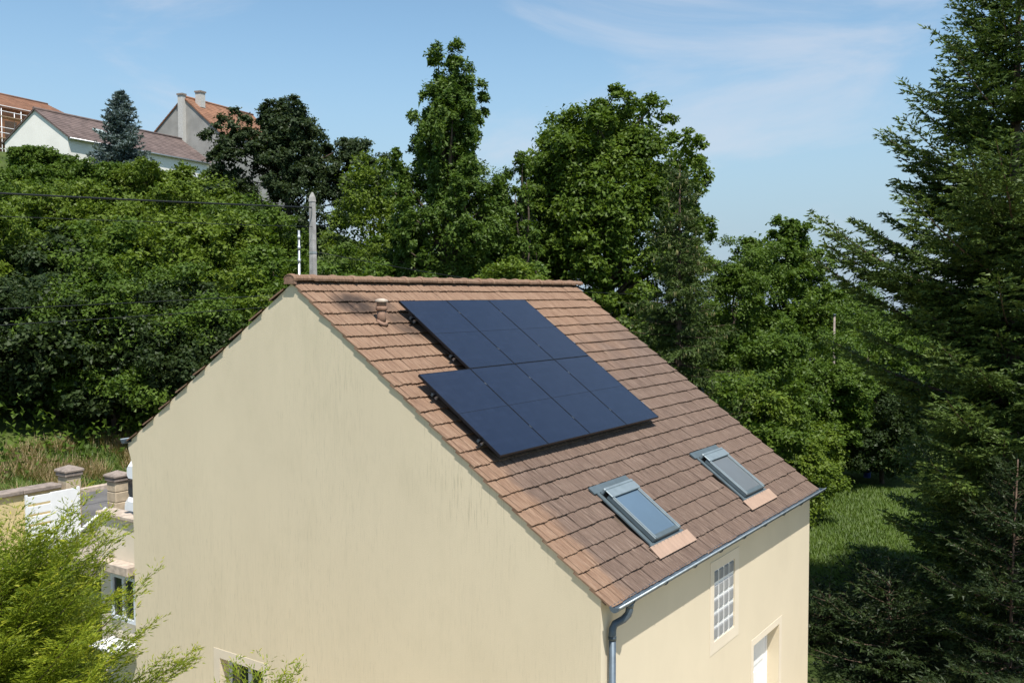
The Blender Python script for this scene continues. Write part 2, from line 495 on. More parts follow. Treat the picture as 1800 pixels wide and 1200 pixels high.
# ------------------------------------------------------------------ ground and road
def ss(a, b, t):
    t = np.clip((t - a) / (b - a), 0, 1); return t * t * (3 - 2 * t)
def ground_z(x, y):
    x = np.asarray(x, float); y = np.asarray(y, float)
    k = ss(.2, .6, x)
    z = -4.25 + 2.85 * (k * ss(8.3, 9.2, y) + (1 - k) * ss(10.9, 11.9, y))
    hill = np.clip((y - 17.2) * .34, 0, 15.0)
    return z + hill * (1 - ss(40, 62, x)) - 6 * ss(48, 80, x) - 70 * ss(100, 500, np.hypot(x, y))
def axis(a, b, step):
    far = np.array([160, 220, 300, 420, 600, 900, 1400, 2200, 3500])
    return np.concatenate([-far[::-1], np.arange(a, b + .01, step), far])
gx, gy = np.unique(np.concatenate([axis(-60, 120, 2.0), np.arange(-1, 1.6, .2)])), np.unique(np.concatenate([axis(-60, 120, 2.0), np.arange(8, 18.1, .4)]))
X, Y = np.meshgrid(gx, gy, indexing='ij')
Z = ground_z(X, Y)
nx, ny = X.shape
idx = np.arange(nx * ny).reshape(nx, ny)
F = np.stack([idx[:-1, :-1], idx[1:, :-1], idx[1:, 1:], idx[:-1, 1:]], -1).reshape(-1, 4)
mg, nt, b = new_mat('ground')
c = mixc(nt, rng_(nt, noise(nt, .5, detail=6), .35, .65), (0.040, 0.062, 0.016), (0.085, 0.115, 0.028))
c = mixc(nt, math_(nt, 'MULTIPLY', rng_(nt, noise(nt, 3.2, detail=5), .5, .75), .5), c, (0.09, 0.075, 0.04))
nt.links.new(c, b.inputs['Base Color']); b.inputs['Roughness'].default_value = .95; b.inputs['Specular IOR Level'].default_value = .1
bump(nt, b, noise(nt, 9, detail=5), .8, .08)
g = link_mesh('ground', np_mesh('ground', np.stack([X, Y, Z], -1).reshape(-1, 3), F, mg, smooth=True)); tag(g, kind='structure')

tr = MB(); tr.box((-9, -9, -4.6), (8.6, .12, -4.19)); tr.box((-9, .1201, -4.6), (.02, 8.0, -4.19)); tag(tr.build('bounce_terrace', plain('pale_bounce_paving', (0.52, 0.44, 0.31), .9, var=.12, scale=2.5, bmp=.3)), kind='structure')  # added paving, kept pale and warm to bounce light onto the walls
mr = plain('asphalt', (0.135, 0.130, 0.128), .92, spec=.2, var=.16, scale=1.6, bmp=.4)
rd = MB(); rd.box((-60, 13.2, -1.6), (70, 16.9, -1.385)); tag(rd.build('road', mr), kind='structure')
kb = MB()
for x0 in np.arange(-20, 30, 1.0): kb.bevel_box((x0 + .006, 16.906, -1.6), (x0 + .994, 17.05, -1.27), .012)
tag(kb.build('kerb', M['cap2']), kind='structure')
yd = MB(); yd.box((.44, 9.3, -1.62), (12, 13.19, -1.392)); yd.box((-12, 11.95, -1.62), (.4395, 13.19, -1.392)); tag(yd.build('forecourt', plain('gravel', (0.30, 0.26, 0.21), .95, var=.25, scale=18, bmp=.5)), kind='structure')

# ------------------------------------------------------------------ the house
house = thing('house', (3.9, 4.5, -4.25), 'cream rendered house with a clay tiled roof, gutter and two skylights', 'house')
HO = WORLD_ORG['house']
YW, XW, LW = .14, .03, L_R - .03      # front wall plane, gable plane, far gable plane
YBW = 9.0                             # back wall plane
ZG = -4.6
def zf(y): return H_R / A_R * y       # front slope
def zb(y): return H_R + (ZB - H_R) * (y - A_R) / (YB - A_R)
def wall_panel(mb, org, eu, ez, nin, us, zs, holes, depth):
    """rectangular wall with openings; org + u*eu + z*ez, reveals run along nin"""
    org, eu, ez, nin = map(Vector, (org, eu, ez, nin))
    us = sorted(set(us) | {h[0] for h in holes} | {h[1] for h in holes}); zs = sorted(set(zs) | {h[2] for h in holes} | {h[3] for h in holes})
    P = lambda u, z, d=0: org + eu * u + ez * z + nin * d
    for i in range(len(us) - 1):
        for j in range(len(zs) - 1):
            cu, cz = (us[i] + us[i + 1]) / 2, (zs[j] + zs[j + 1]) / 2
            if any(h[0] < cu < h[1] and h[2] < cz < h[3] for h in holes): continue
            mb.add([P(us[i], zs[j]), P(us[i + 1], zs[j]), P(us[i + 1], zs[j + 1]), P(us[i], zs[j + 1])], [(0, 1, 2, 3)])
    for u0, u1, z0, z1 in holes:
        q = [(u0, z0), (u1, z0), (u1, z1), (u0, z1)]
        for k in range(4):
            a, b2 = q[k], q[(k + 1) % 4]
            mb.add([P(*a), P(*b2), P(*b2, depth), P(*a, depth)], [(0, 1, 2, 3)])
GB = (3.33, 4.12, -1.475, -.445)      # glass block opening
DR = (4.95, 6.165, -4.15, -2.03)      # front door opening
GW = (5.85, 6.835, -3.2, -2.095)      # gable window opening
w = MB()
zt = zf(YW) - .052
wall_panel(w, (0, YW, 0), (1, 0, 0), (0, 0, 1), (0, 1, 0), (XW, LW), (ZG, zt), (GB, DR), .26)
wall_panel(w, (XW, 0, 0), (0, 1, 0), (0, 0, 1), (1, 0, 0), (YW, YBW), (ZG, -1.0), (GW,), .22)
up = [(YW, -1.0), (YBW, -1.0), (YBW, zb(YBW) - .055), (A_R, H_R - .06), (YW, zt)]
w.add([(XW, y, z) for y, z in up], [(0, 1, 2, 3, 4)])
w.add([(LW, y, z) for y, z in up] + [(LW, YW, ZG), (LW, YBW, ZG)], [(0, 1, 2, 3, 4), (5, 6, 1, 0)])
w.add([(XW, YBW, ZG), (LW, YBW, ZG), (LW, YBW, zb(YBW) - .06), (XW, YBW, zb(YBW) - .06)], [(0, 1, 2, 3)])
# corbelled foot of the back eave on the gable
w.poly_prism([(XW + .002, YBW, ZB - .03), (XW + .002, YBW + .10, ZB - .06), (XW + .002, YBW + .10, ZB - .16), (XW + .002, YBW, ZB - .42)], (L_R - .07, 0, 0))
wall_o = w.build('wall', M['wall'], house)
# inner blind boxes behind openings so no light leaks
ib = MB()
ib.box((GB[0] - .05, YW + .262, GB[2] - .05), (GB[1] + .05, YW + .30, GB[3] + .05))
ib.box((DR[0] - .05, YW + .262, DR[2] - .4), (DR[1] + .05, YW + .30, DR[3] + .05))
ib.box((XW + .222, GW[0] - .05, GW[2] - .05), (XW + .26, GW[1] + .05, GW[3] + .05))
ib.build('lining', M['deck'], house)
# smooth surrounds, 4 mm proud
def surround(plane, o, i, name):
    mb = MB()
    for a in ((o[0], i[0], o[2], o[3]), (i[1], o[1], o[2], o[3]), (i[0], i[1], i[3], o[3]), (i[0], i[1], o[2], i[2])):
        if a[1] - a[0] < .01 or a[3] - a[2] < .01: continue
        if plane == 'f': mb.box((a[0], YW - .006, a[2]), (a[1], YW - .0006, a[3]))
        else: mb.box((XW - .006, a[0], a[2]), (XW - .0006, a[1], a[3]))
    return mb.build(name, M['band'], house)
surround('f', (3.19, 4.29, -1.64, -.30), GB, 'window_surround')
surround('f', (4.84, 6.285, -4.2, -1.92), (DR[0], DR[1], -4.2, DR[3]), 'door_surround')
surround('g', (5.74, 6.975, -3.3, -1.955), GW, 'window_surround')
# glass block window: grout grid and twenty blocks
gb = MB(); gb.box((GB[0] + .001, YW + .016, GB[2] + .001), (GB[1] - .001, YW + .10, GB[3] - .001))
gbw = gb.build('glass_block_window', M['grout'], house)
bw, bh = (GB[1] - GB[0]) / 4, (GB[3] - GB[2]) / 5
for i in range(4):
    for j in range(5):
        x0, z0 = GB[0] + i * bw, GB[2] + j * bh
        q = MB()
        q.bevel_box((x0 + .019, YW + .002, z0 + .022), (x0 + bw - .019, YW + .04, z0 + bh - .022), .012)
        for t in range(3):
            xa = x0 + .045 + t * .045
            q.box((xa, YW - .002, z0 + .045), (xa + .022, YW + .0018, z0 + bh - .045))
        q.build('glass_block', M['gblock'], gbw)
# front door, white, set back in the reveal
d = MB()
yd0 = YW + .20
d.box((DR[0], yd0, DR[2]), (DR[0] + .075, yd0 + .055, DR[3]))
d.box((DR[1] - .075, yd0, DR[2]), (DR[1], yd0 + .055, DR[3]))
d.box((DR[0] + .075, yd0, DR[3] - .075), (DR[1] - .075, yd0 + .055, DR[3]))
d.box((DR[0] + .075, yd0 + .012, DR[2]), (DR[1] - .075, yd0 + .05, DR[3] - .075))
door = d.build('door', M['white'], house)
for k in range(4):
    q = MB(); z0 = DR[2] + .14 + k * .47
    q.bevel_box((DR[0] + .18, yd0 - .002, z0), (DR[1] - .18, yd0 + .014, z0 + .38), .008); q.build('door_panel', M['white'], door)
q = MB(); q.tube([(5.12, yd0 - .005, -3.1), (5.12, yd0 - .06, -3.1), (5.24, yd0 - .06, -3.1)], .011); q.build('handle', M['alu'], door)
# gable window
x0 = XW + .17
q = MB()
for a in ((GW[0], GW[0] + .06, GW[2], GW[3]), (GW[1] - .06, GW[1], GW[2], GW[3]), (GW[0] + .06, GW[1] - .06, GW[3] - .06, GW[3]), (GW[0] + .06, GW[1] - .06, GW[2], GW[2] + .06), (6.30, 6.385, GW[2] + .06, GW[3] - .06)):
    q.box((x0, a[0], a[2]), (x0 + .045, a[1], a[3]))
gwin = q.build('window', M['pvc'], house)
q = MB(); q.box((x0 + .02, GW[0] + .06, GW[2] + .06), (x0 + .03, 6.30, GW[3] - .06)); q.build('pane', M['window'], gwin)
q = MB(); q.box((x0 + .02, 6.385, GW[2] + .06), (x0 + .03, GW[1] - .06, GW[3] - .06)); q.build('pane', M['window'], gwin)

# ---- roof deck and tiles
def slope_pt(u, v, off=0.0):
    return Vector((u, A_R, H_R)) + DN * v + NR * off
SB = math.hypot(YB - A_R, H_R - ZB)
DB = Vector((0, (YB - A_R) / SB, (ZB - H_R) / SB)); NB = Vector((0, (H_R - ZB) / SB, (YB - A_R) / SB))
def back_pt(u, v, off=0.0):
    return Vector((u, A_R, H_R)) + DB * v + NB * off
r_ = MB()
r_.poly_prism([slope_pt(.05, 0, -.05), slope_pt(.05, S_R - .05, -.05), slope_pt(.05, S_R - .05, -.085), Vector((.05, A_R, H_R - .12)), back_pt(.05, SB - .05, -.085), back_pt(.05, SB - .05, -.05), Vector((.05, A_R, H_R - .06))][0:0] or
              [slope_pt(.05, .03, -.045), slope_pt(.05, S_R - .06, -.045), slope_pt(.05, S_R - .06, -.075), Vector((.05, A_R, H_R - .11)), back_pt(.05, SB - .06, -.075), back_pt(.05, SB - .06, -.045), back_pt(.05, .03, -.045)], (L_R - .1, 0, 0))
roof = r_.build('roof', M['deck'], house)
GAUGE, TW, TL, TT = .2638, .1755, .335, .023
rnd = random.Random(4)
def tile_verts(rg, wdt=TW):
    """one flat tile: tail end at y=0, head at y=TL (up the slope); slightly uneven tail, shallow ribs"""
    n = 6 if wdt > .1 else 3
    xs = [0.0035 + (wdt - .007) * i / n for i in range(n + 1)]
    if n == 6: xs[1] -= .010; xs[2] += .012; xs[4] -= .012; xs[5] += .010
    tail = [rg.uniform(-.006, .006) for _ in xs]
    rib = [-.002, .006, .006, -.003, .006, .006, -.002] if n == 6 else [-.002, .006, .006, -.002]
    top0 = [(x, t, rb_) for x, t, rb_ in zip(xs, tail, rib)]
    top1 = [(x, TL, rb_) for x, rb_ in zip(xs, rib)]
    bot0 = [(xs[0], tail[0] + .003, -TT), (xs[-1], tail[-1] + .003, -TT)]
    bot1 = [(xs[0], TL, -TT), (xs[-1], TL, -TT)]
    V = top0 + top1 + bot0 + bot1
    m = n + 1
    F = [(i, i + 1, m + i + 1, m + i) for i in range(n)]
    F += [tuple(reversed(range(m))) + (2 * m, 2 * m + 1)]
    F += [(0, m, 2 * m + 2, 2 * m), (n, 2 * m + 1, 2 * m + 3, m + n)]
    return V, F
TILE_MESH = []
for i in range(8):
    V, Fc = tile_verts(rnd)
    mb = MB(); mb.add(V, Fc)
    me = mb.mesh('roof_tile', M['tile'])
    at = me.attributes.new('rnd', 'FLOAT', 'FACE'); at.data.foreach_set('value', [rnd.random()] * len(me.polygons))
    TILE_MESH.append(me)
HALF_MESH = []
for i in range(3):
    V, Fc = tile_verts(rnd, TW / 2)
    mb = MB(); mb.add(V, Fc)
    me = mb.mesh('roof_tile', M['tile'])
    at = me.attributes.new('rnd', 'FLOAT', 'FACE'); at.data.foreach_set('value', [rnd.random()] * len(me.polygons))
    HALF_MESH.append(me)
TILT = math.asin((TT + .003) / GAUGE)
def tile_matrix(pt_fn, dn, nrm, u, v, mirror=False):
    """frame whose x runs along the eave, y up the slope, tilted so that the tail rides on the course below"""
    upv = -dn
    xax = Vector((1, 0, 0)) if not mirror else Vector((-1, 0, 0))
    y2 = (upv * math.cos(TILT) - nrm * math.sin(TILT)).normalized()
    n2 = xax.cross(y2).normalized()
    p = pt_fn(u, v, 0.0)
    m = Matrix(((xax.x, y2.x, n2.x, p.x), (xax.y, y2.y, n2.y, p.y), (xax.z, y2.z, n2.z, p.z), (0, 0, 0, 1)))
    a = Matrix.Rotation(rnd.gauss(0, .006), 4, 'Z') @ Matrix.Rotation(rnd.gauss(0, .010), 4, 'X') @ Matrix.Rotation(rnd.gauss(0, .010), 4, 'Y')
    return m @ a @ Matrix.Translation((0, rnd.gauss(0, .004), rnd.gauss(0, .0015)))
HOLES = [(1.73, 2.60, 5.02, 6.0), (5.01, 5.90, 5.02, 6.0)]           # where skylights interrupt the tiling
cells = []
for k in range(24):
    v = .0155 + GAUGE * (k + 1)
    x = 0.0
    if k % 2: cells.append((0.0, v, True)); x = TW / 2
    while x < L_R - TW * .55:
        cells.append((x, v, False)); x += TW
    if L_R - x > .05: cells.append((x, v, True))
vis = []
for u, v, half in cells:
    wd = TW / 2 if half else TW
    if any(u + wd > h[0] + .02 and u < h[1] - .02 and h[2] < v - .05 < h[3] for h in HOLES): continue
    um, vm = u + wd / 2, v - GAUGE / 2
    under = (1.58 < um < 4.96 and .72 < vm < 3.99) or (.44 < um < 4.96 and 2.38 < vm < 3.99)
    dist = (slope_pt(um, vm) - CAM).length
    # share of the picture the tile takes: size / distance^2 * facing
    face = abs((CAM - slope_pt(um, vm)).normalized().dot(NR))
    vis.append((0 if under else (wd / TW) * face / dist ** 2, u, v, half))
vis.sort(reverse=True)
fv, ff, fr = [], [], []
def tile_to_arrays(me, Mx, into):
    V_, F_, R_ = into
    o = len(V_)
    V_ += [tuple(Mx @ vtx.co) for vtx in me.vertices]
    rr = rnd.random()
    for p in me.polygons:
        F_.append(tuple(i + o for i in p.vertices)); R_.append(rr)
for i, (sc, u, v, half) in enumerate(vis):
    me = rnd.choice(HALF_MESH if half else TILE_MESH)
    Mx = tile_matrix(slope_pt, DN, NR, u, v)
    if i < 299:
        o = bpy.data.objects.new('roof_tile', me); C.objects.link(o)
        o.parent = roof
        o.matrix_basis = Matrix.Translation(-Vector(HO)) @ Mx
    else:
        tile_to_arrays(me, Mx, (fv, ff, fr))
for k in range(int(SB / GAUGE) + 1):                                  # back slope
    v = min(.0155 + GAUGE * (k + 1), SB + .02); x = L_R - (TW / 2 if k % 2 else 0)
    while x > TW * .6:
        tile_to_arrays(rnd.choice(TILE_MESH), tile_matrix(back_pt, DB, NB, x, v, True), (fv, ff, fr)); x -= TW
me = bpy.data.meshes.new('tile_field'); me.from_pydata([tuple(Vector(p) - Vector(HO)) for p in fv], [], ff)
at = me.attributes.new('rnd', 'FLOAT', 'FACE'); at.data.foreach_set('value', fr)
me.materials.append(M['tile']); fix_normals(me)
o = link_mesh('tile_field', me, roof); o['kind'] = 'stuff'
# ridge tiles: half-round, each with a flared collar over the next
RP = .400
def ridge_mesh(seed):
    rg = random.Random(seed)
    mb = MB(); secs = [(0, .112), (.03, .130), (.06, .132), (.078, .114), (.12, .110), (RP + .03, .104)]
    n = 9; vs = []; fs = []
    for x, r in secs:
        for side in (0, 1):
            rr = r - (.016 if side else 0)
            for k in range(n):
                t = math.pi * (-.10 + 1.20 * k / (n - 1))
                vs.append((x, rr * math.cos(t) * .98, rr * math.sin(t) * .60))
    st = 2 * n
    for i in range(len(secs) - 1):
        for k in range(n - 1):
            fs.append((i * st + k, i * st + k + 1, (i + 1) * st + k + 1, (i + 1) * st + k))
            fs.append((i * st + n + k, (i + 1) * st + n + k, (i + 1) * st + n + k + 1, i * st + n + k + 1))
        for k in (0, n - 1): fs.append((i * st + k, (i + 1) * st + k, (i + 1) * st + n + k, i * st + n + k))
    for i in (0, len(secs) - 1):
        for k in range(n - 1): fs.append((i * st + k, i * st + n + k, i * st + n + k + 1, i * st + k + 1))
    mb.add(vs, fs)
    me = mb.mesh('ridge_tile', M['tile'])
    at = me.attributes.new('rnd', 'FLOAT', 'FACE'); at.data.foreach_set('value', [rg.random()] * len(me.polygons))
    return me
RM = [ridge_mesh(i) for i in range(3)]
x = -.03; k = 0
while x < L_R - .2:
    o = bpy.data.objects.new('ridge_tile', RM[k % 3]); C.objects.link(o); o.parent = roof
    o.matrix_basis = Matrix.Translation(-Vector(HO)) @ Matrix.Translation((x, A_R, H_R - .005)) @ Matrix.Rotation(rnd.gauss(0, .012), 4, 'Z') @ Matrix.Rotation(rnd.gauss(0, .008), 4, 'Y') @ Matrix.Translation((0, 0, rnd.gauss(0, .003)))
    x += RP; k += 1
# closing plug of the first ridge tile
q = MB(); q.poly_prism([(-.026, A_R - .108, H_R - .07), (-.026, A_R + .108, H_R - .07), (-.026, A_R + .10, H_R + .01), (-.026, A_R + .055, H_R + .042), (-.026, A_R, H_R + .056), (-.026, A_R - .055, H_R + .042), (-.026, A_R - .10, H_R + .01)], (.05, 0, 0)); q.build('ridge_plug', M['terracotta'], roof)

# ---- gutter, downpipe
def gutter(parent, y0, z0, sgn, xa, xb, name):
    n = 9; r = .062; mb = MB(); vs = []; fs = []
    prof = [(y0 + sgn * (-r + r * math.cos(math.pi + math.pi * k / (n - 1))) * 1.0, z0 + r * math.sin(math.pi + math.pi * k / (n - 1))) for k in range(n)]
    prof = [(y0 - sgn * r + r * math.cos(math.pi * k / (n - 1)), z0 - r * math.sin(math.pi * k / (n - 1))) for k in range(n)]
    inn = [(y0 - sgn * r + (r - .004) * math.cos(math.pi * k / (n - 1)), z0 - (r - .004) * math.sin(math.pi * k / (n - 1)) + .002) for k in range(n)]
    for xx in (xa, xb):
        vs += [(xx, y, z) for y, z in prof] + [(xx, y, z) for y, z in inn]
    for k in range(n - 1):
        fs.append((k, k + 1, 2 * n + k + 1, 2 * n + k)); fs.append((n + k, 3 * n + k, 3 * n + k + 1, n + k + 1))
    mb.add(vs, fs, True)
    for xx, dx in ((xa, .004), (xb - .004, .004)):                       # end caps
        mb.poly_prism([(xx, y, z) for y, z in prof], (dx, 0, 0))
    yb = y0 - sgn * 2 * r
    gu = mb.build(name, M['zinc'], parent)
    bd = MB(); bd.tube([(xa, yb, z0 + .004), (xb, yb, z0 + .004)], .011, 8); bd.build('rolled_bead', M['zincbright'], gu)
    return gu
gut = gutter(house, -.002, .0, 1, -.035, L_R + .04, 'gutter')
for i in range(9):
    q = MB(); xx = .35 + i * .88
    q.tube([(xx, -.012, -.03)] + [(xx, -.064 + .068 * math.cos(math.pi * k / 6), -.068 * math.sin(math.pi * k / 6)) for k in range(1, 6)] + [(xx, -.134, .008)], .007, 5)
    q.build('gutter_bracket', M['zincdark'], gut)
gutter(house, YB + .0, ZB - .01, -1, -.035, L_R + .04, 'gutter')
q = MB(); yp = YW - .065; xp = .185
q.tube([(.335, -.064, -.055), (.335, -.064, -.13), (.325, -.052, -.18), (.29, -.01, -.235), (.225, yp - .01, -.285), (.19, yp, -.335), (xp, yp, -.40), (xp, yp, -.44)], .044, 14)
dp = q.build('downpipe', M['zinc'], house)
q = MB(); q.tube([(xp, yp, -.42), (xp, yp, -4.4)], .0415, 14); q.build('pipe_shaft', M['zinc'], dp)
for z in (-.43, -2.2):
    q = MB(); q.tube([(xp, yp, z - .03), (xp, yp, z + .012)], .0475, 14); q.build('pipe_collar', M['zincdark'], dp)
q = MB(); q.tube([(.335, -.064, -.04), (.335, -.064, -.10)], [.055, .047], 14); q.build('outlet', M['zincdark'], dp)

# ---- skylights
def frame_at(u, v, off):
    """matrix: x along the eave, y down the slope, z out of the roof"""
    p = slope_pt(u, v, off)
    x, y, z = Vector((1, 0, 0)), DN, NR
    # right-handed: x cross y = -z here, so flip y to run up
    return Matrix(((1, -y.x, z.x, p.x), (0, -y.y, z.y, p.y), (0, -y.z, z.z, p.z), (0, 0, 0, 1)))
def skylight(u0, u1, glass, label):
    v0, v1 = 4.935, 5.885
    Mx = frame_at(u0, v1, 0.0); wd = u1 - u0; ln = v1 - v0
    fl = MB()
    fl.box((-.075, .0, .004), (-.002, ln + .02, .022), Mx); fl.box((wd + .002, .0, .004), (wd + .075, ln + .02, .022), Mx)
    fl.box((-.13, ln + .02, .003), (wd + .13, ln + .145, .024), Mx); fl.box((-.10, -.05, .006), (wd + .10, 0.0, .026), Mx)
    base = fl.build('skylight', M['velux'], house); base['label'] = label
    q = MB()                                                          # sash sides and bottom
    q.bevel_box((0, 0, .024), (.058, ln - .10, .098), .008, Mx); q.bevel_box((wd - .058, 0, .024), (wd, ln - .10, .098), .008, Mx)
    q.bevel_box((.058, 0, .024), (wd - .058, .07, .092), .008, Mx)
    q.build('sash', M['velux'], base)
    for xb in (.012, wd - .046):
        q = MB(); q.box((xb, .02, .099), (xb + .034, ln - .12, .104), Mx); q.build('glazing_bead', M['veluxlite'], base)
    q = MB(); q.box((.058, .07, .055), (wd - .058, ln - .10, .076), Mx); q.build('glass', glass, base)
    q = MB(); q.bevel_box((-.010, ln - .17, .096), (wd + .010, ln - .035, .114), .008, Mx); q.bevel_box((-.008, ln - .036, .022), (wd + .008, ln + .012, .115), .012, Mx); q.build('hood', M['veluxlite'], base)
    q = MB(); vs = []; fs = []; nn = 22                               # pleated apron below the window
    for i in range(nn + 1):
        xx = -.15 + (wd + .36) * i / nn
        for j, yy in enumerate((-.035, -.12, -.232)):
            vs.append(Mx @ Vector((xx, yy, .026 - .006 * j + (.004 if i % 2 else 0))))
    for i in range(nn):
        for j in range(2): fs.append((i * 3 + j, i * 3 + j + 1, (i + 1) * 3 + j + 1, (i + 1) * 3 + j))
    o = len(vs); vs += [p - NR * .012 for p in vs]; fs += [tuple(o + k for k in reversed(f)) for f in fs]
    fs += [(i * 3 + 2, (i + 1) * 3 + 2, o + (i + 1) * 3 + 2, o + i * 3 + 2) for i in range(nn)]
    q.add(vs, fs); q.build('apron', M['apron'], base)
    return base
skylight(1.765, 2.555, M['skyglass'], 'left skylight with clear blue reflecting glass')
skylight(5.05, 5.86, M['skyblind'], 'right skylight with dull grey glass')
# ---- flue terminal
q = MB(); pv = slope_pt(.955, 1.06, -.02)
q.tube([pv, pv + Vector((0, 0, .09)), pv + Vector((0, 0, .20))], [.062, .064, .068], 16)
vent = q.build('flue', M['terracotta'], house)
q = MB(); q.tube([pv + Vector((0, 0, .19)), pv + Vector((0, 0, .205)), pv + Vector((0, 0, .235)), pv + Vector((0, 0, .25))], [.078, .085, .085, .078], 16); q.build('collar', M['terracotta'], vent)
q = MB(); q.tube([pv + Vector((0, 0, .245)), pv + Vector((0, 0, .31))], [.068, .072], 16); q.build('throat', M['terracotta'], vent)
q = MB(); q.tube([pv + Vector((0, 0, .305)), pv + Vector((0, 0, .315)), pv + Vector((0, 0, .345)), pv + Vector((0, 0, .362))], [.085, .098, .088, .03], 16); q.build('cap', M['cap2'], vent)
q = MB(); q.tube([pv + DN * .0 + Vector((0, 0, .0)) + NR * .016, pv + NR * .05], [.10, .066], 16); q.build('flue_base', M['terracotta'], vent)

# ------------------------------------------------------------------ solar panels and rails
PW, PH, PT = 1.134, 1.6413, .035
def make_panel():
    root = thing('solar_panel', (0, 0, 0), 'x', 'solar panel', 'black solar panels on the roof')
    w_, h_, f = PW - .009, PH - .009, .008
    q = MB()
    q.box((0, 0, -PT), (f, h_, 0)); q.box((w_ - f, 0, -PT), (w_, h_, 0)); q.box((f, 0, -PT), (w_ - f, f, 0)); q.box((f, h_ - f, -PT), (w_ - f, h_, 0))
    q.build('frame', M['pvframe'], root)
    for nm, y0, y1 in (('cell_field', f, h_ / 2 - .003), ('cell_field', h_ / 2 + .003, h_ - f)):
        q = MB(); q.box((f, y0, -.010), (w_ - f, y1, -.002)); q.build(nm, M['pv'], root)
    q = MB(); q.box((f, h_ / 2 - .003, -.010), (w_ - f, h_ / 2 + .003, -.0035)); q.build('centre_strip', M['pvframe'], root)
    q = MB(); q.box((f, f, -.014), (w_ - f, h_ - f, -.0105)); q.build('backsheet', M['pvframe'], root)
    for xx in (-.010, w_ - .006):
        for yy in (.34, h_ - .36):
            q = MB(); q.box((xx, yy, -.004), (xx + .016, yy + .045, .004)); q.build('clamp', M['alu'] if (xx > 0) else M['pvframe'], root)
    return root
def copy_tree(o, parent=None):
    c = o.copy(); C.objects.link(c)
    if parent: c.parent = parent
    for ch in o.children: copy_tree(ch, c)
    return c
PU, PV_ = .3640, .7488
spots = []
for i in range(3): spots.append((PU + (i + 1) * PW, PV_ + PH, ('leftmost', 'middle', 'rightmost')[i] + ' black solar panel of the upper row of three'))
for i in range(4): spots.append((PU + i * PW, PV_ + 2 * PH, ('leftmost black solar panel of the lower row, jutting out left of the upper row', 'second from left black solar panel of the lower row of four', 'third from left black solar panel of the lower row of four', 'rightmost black solar panel of the lower row, nearest the far gable')[i]))
p0 = make_panel()
for i, (u, v, lab) in enumerate(spots):
    p = p0 if i == 0 else copy_tree(p0)
    p.matrix_world = frame_at(u + .0045, v - .0045, .160)
    p['label'] = lab
for k, (ua, ub, v, lab) in enumerate(((PU + PW - .035, PU + 4 * PW + .04, PV_ + .36, 'aluminium mounting rail under the top of the upper panel row'), (PU + PW - .035, PU + 4 * PW + .04, PV_ + PH - .36, 'aluminium mounting rail under the bottom of the upper panel row'),
                       (PU - .03, PU + 4 * PW + .04, PV_ + PH + .36, 'aluminium mounting rail under the top of the lower panel row'), (PU - .03, PU + 4 * PW + .04, PV_ + 2 * PH - .36, 'aluminium mounting rail under the bottom of the lower panel row'))):
    rl = thing('mounting_rail', slope_pt(ua, v, .02), lab, 'mounting rail', 'rails under the solar panels')
    Mx = frame_at(ua, v, 0)
    q = MB(); q.box((0, -.02, .080), (ub - ua, .02, .120), Mx); q.build('rail', M['pvframe'], rl)
    xx = .12
    while xx < ub - ua:
        q = MB(); q.box((xx, -.016, .012), (xx + .03, .016, .0795), Mx); q.build('roof_hook', M['galv'], rl); xx += 1.1
    q = MB(); q.box((-.006, -.018, .082), (0, .018, .118), Mx); q.build('end_cap', M['zincdark'], rl)

# ------------------------------------------------------------------ yard and street to the left of the house
pw = thing('parapet_wall', (.33, 10.2, -4.3), 'cream parapet wall with grey coping running back from the house corner', 'wall')
q = MB(); q.box((.23, 9.14, -4.4), (.43, 10.3, -.345)); q.build('wall_body', M['band'], pw)
for i in range(2):
    q = MB(); q.bevel_box((.17, 9.12 + i * .61, -.345), (.50, 9.12 + (i + 1) * .61 - .006, -.275), .012); q.build('coping', M['cap2'], pw)
q = MB(); q.bevel_box((-.02, 9.14, -1.22), (.229, 10.1, -1.06), .012); q.build('ledge', M['cap2'], pw)
q = MB()
for a in ((9.2, 9.26, -2.1, -1.30), (9.86, 9.92, -2.1, -1.30), (9.26, 9.86, -1.36, -1.30), (9.26, 9.86, -2.1, -2.04), (9.53, 9.59, -2.04, -1.36)):
    q.box((.17, a[0], a[2]), (.229, a[1], a[3]))
lw = q.build('window', M['pvc'], pw)
for a in ((9.26, 9.53), (9.59, 9.86)):
    q = MB(); q.box((.205, a[0], -2.04), (.215, a[1], -1.36)); q.build('pane', M['window'], lw)
hr = thing('handrail', (.1, 11.0, -1.6), 'white sloping handrail beside the stair, between white gate and cream wall', 'handrail')
q = MB(); q.tube([(-.75, 11.0, -1.38), (.17, 11.0, -.81), (.70, 11.0, -.49), (.80, 11.0, -.43)], .028, 10); q.build('rail', M['white'], hr)
for x_, z_ in ((-.5, -1.225), (-.1, -.98)):
    q = MB(); q.tube([(x_, 11.0, z_ - .95), (x_, 11.0, z_ - .02)], .02, 8); q.build('post', M['white'], hr)
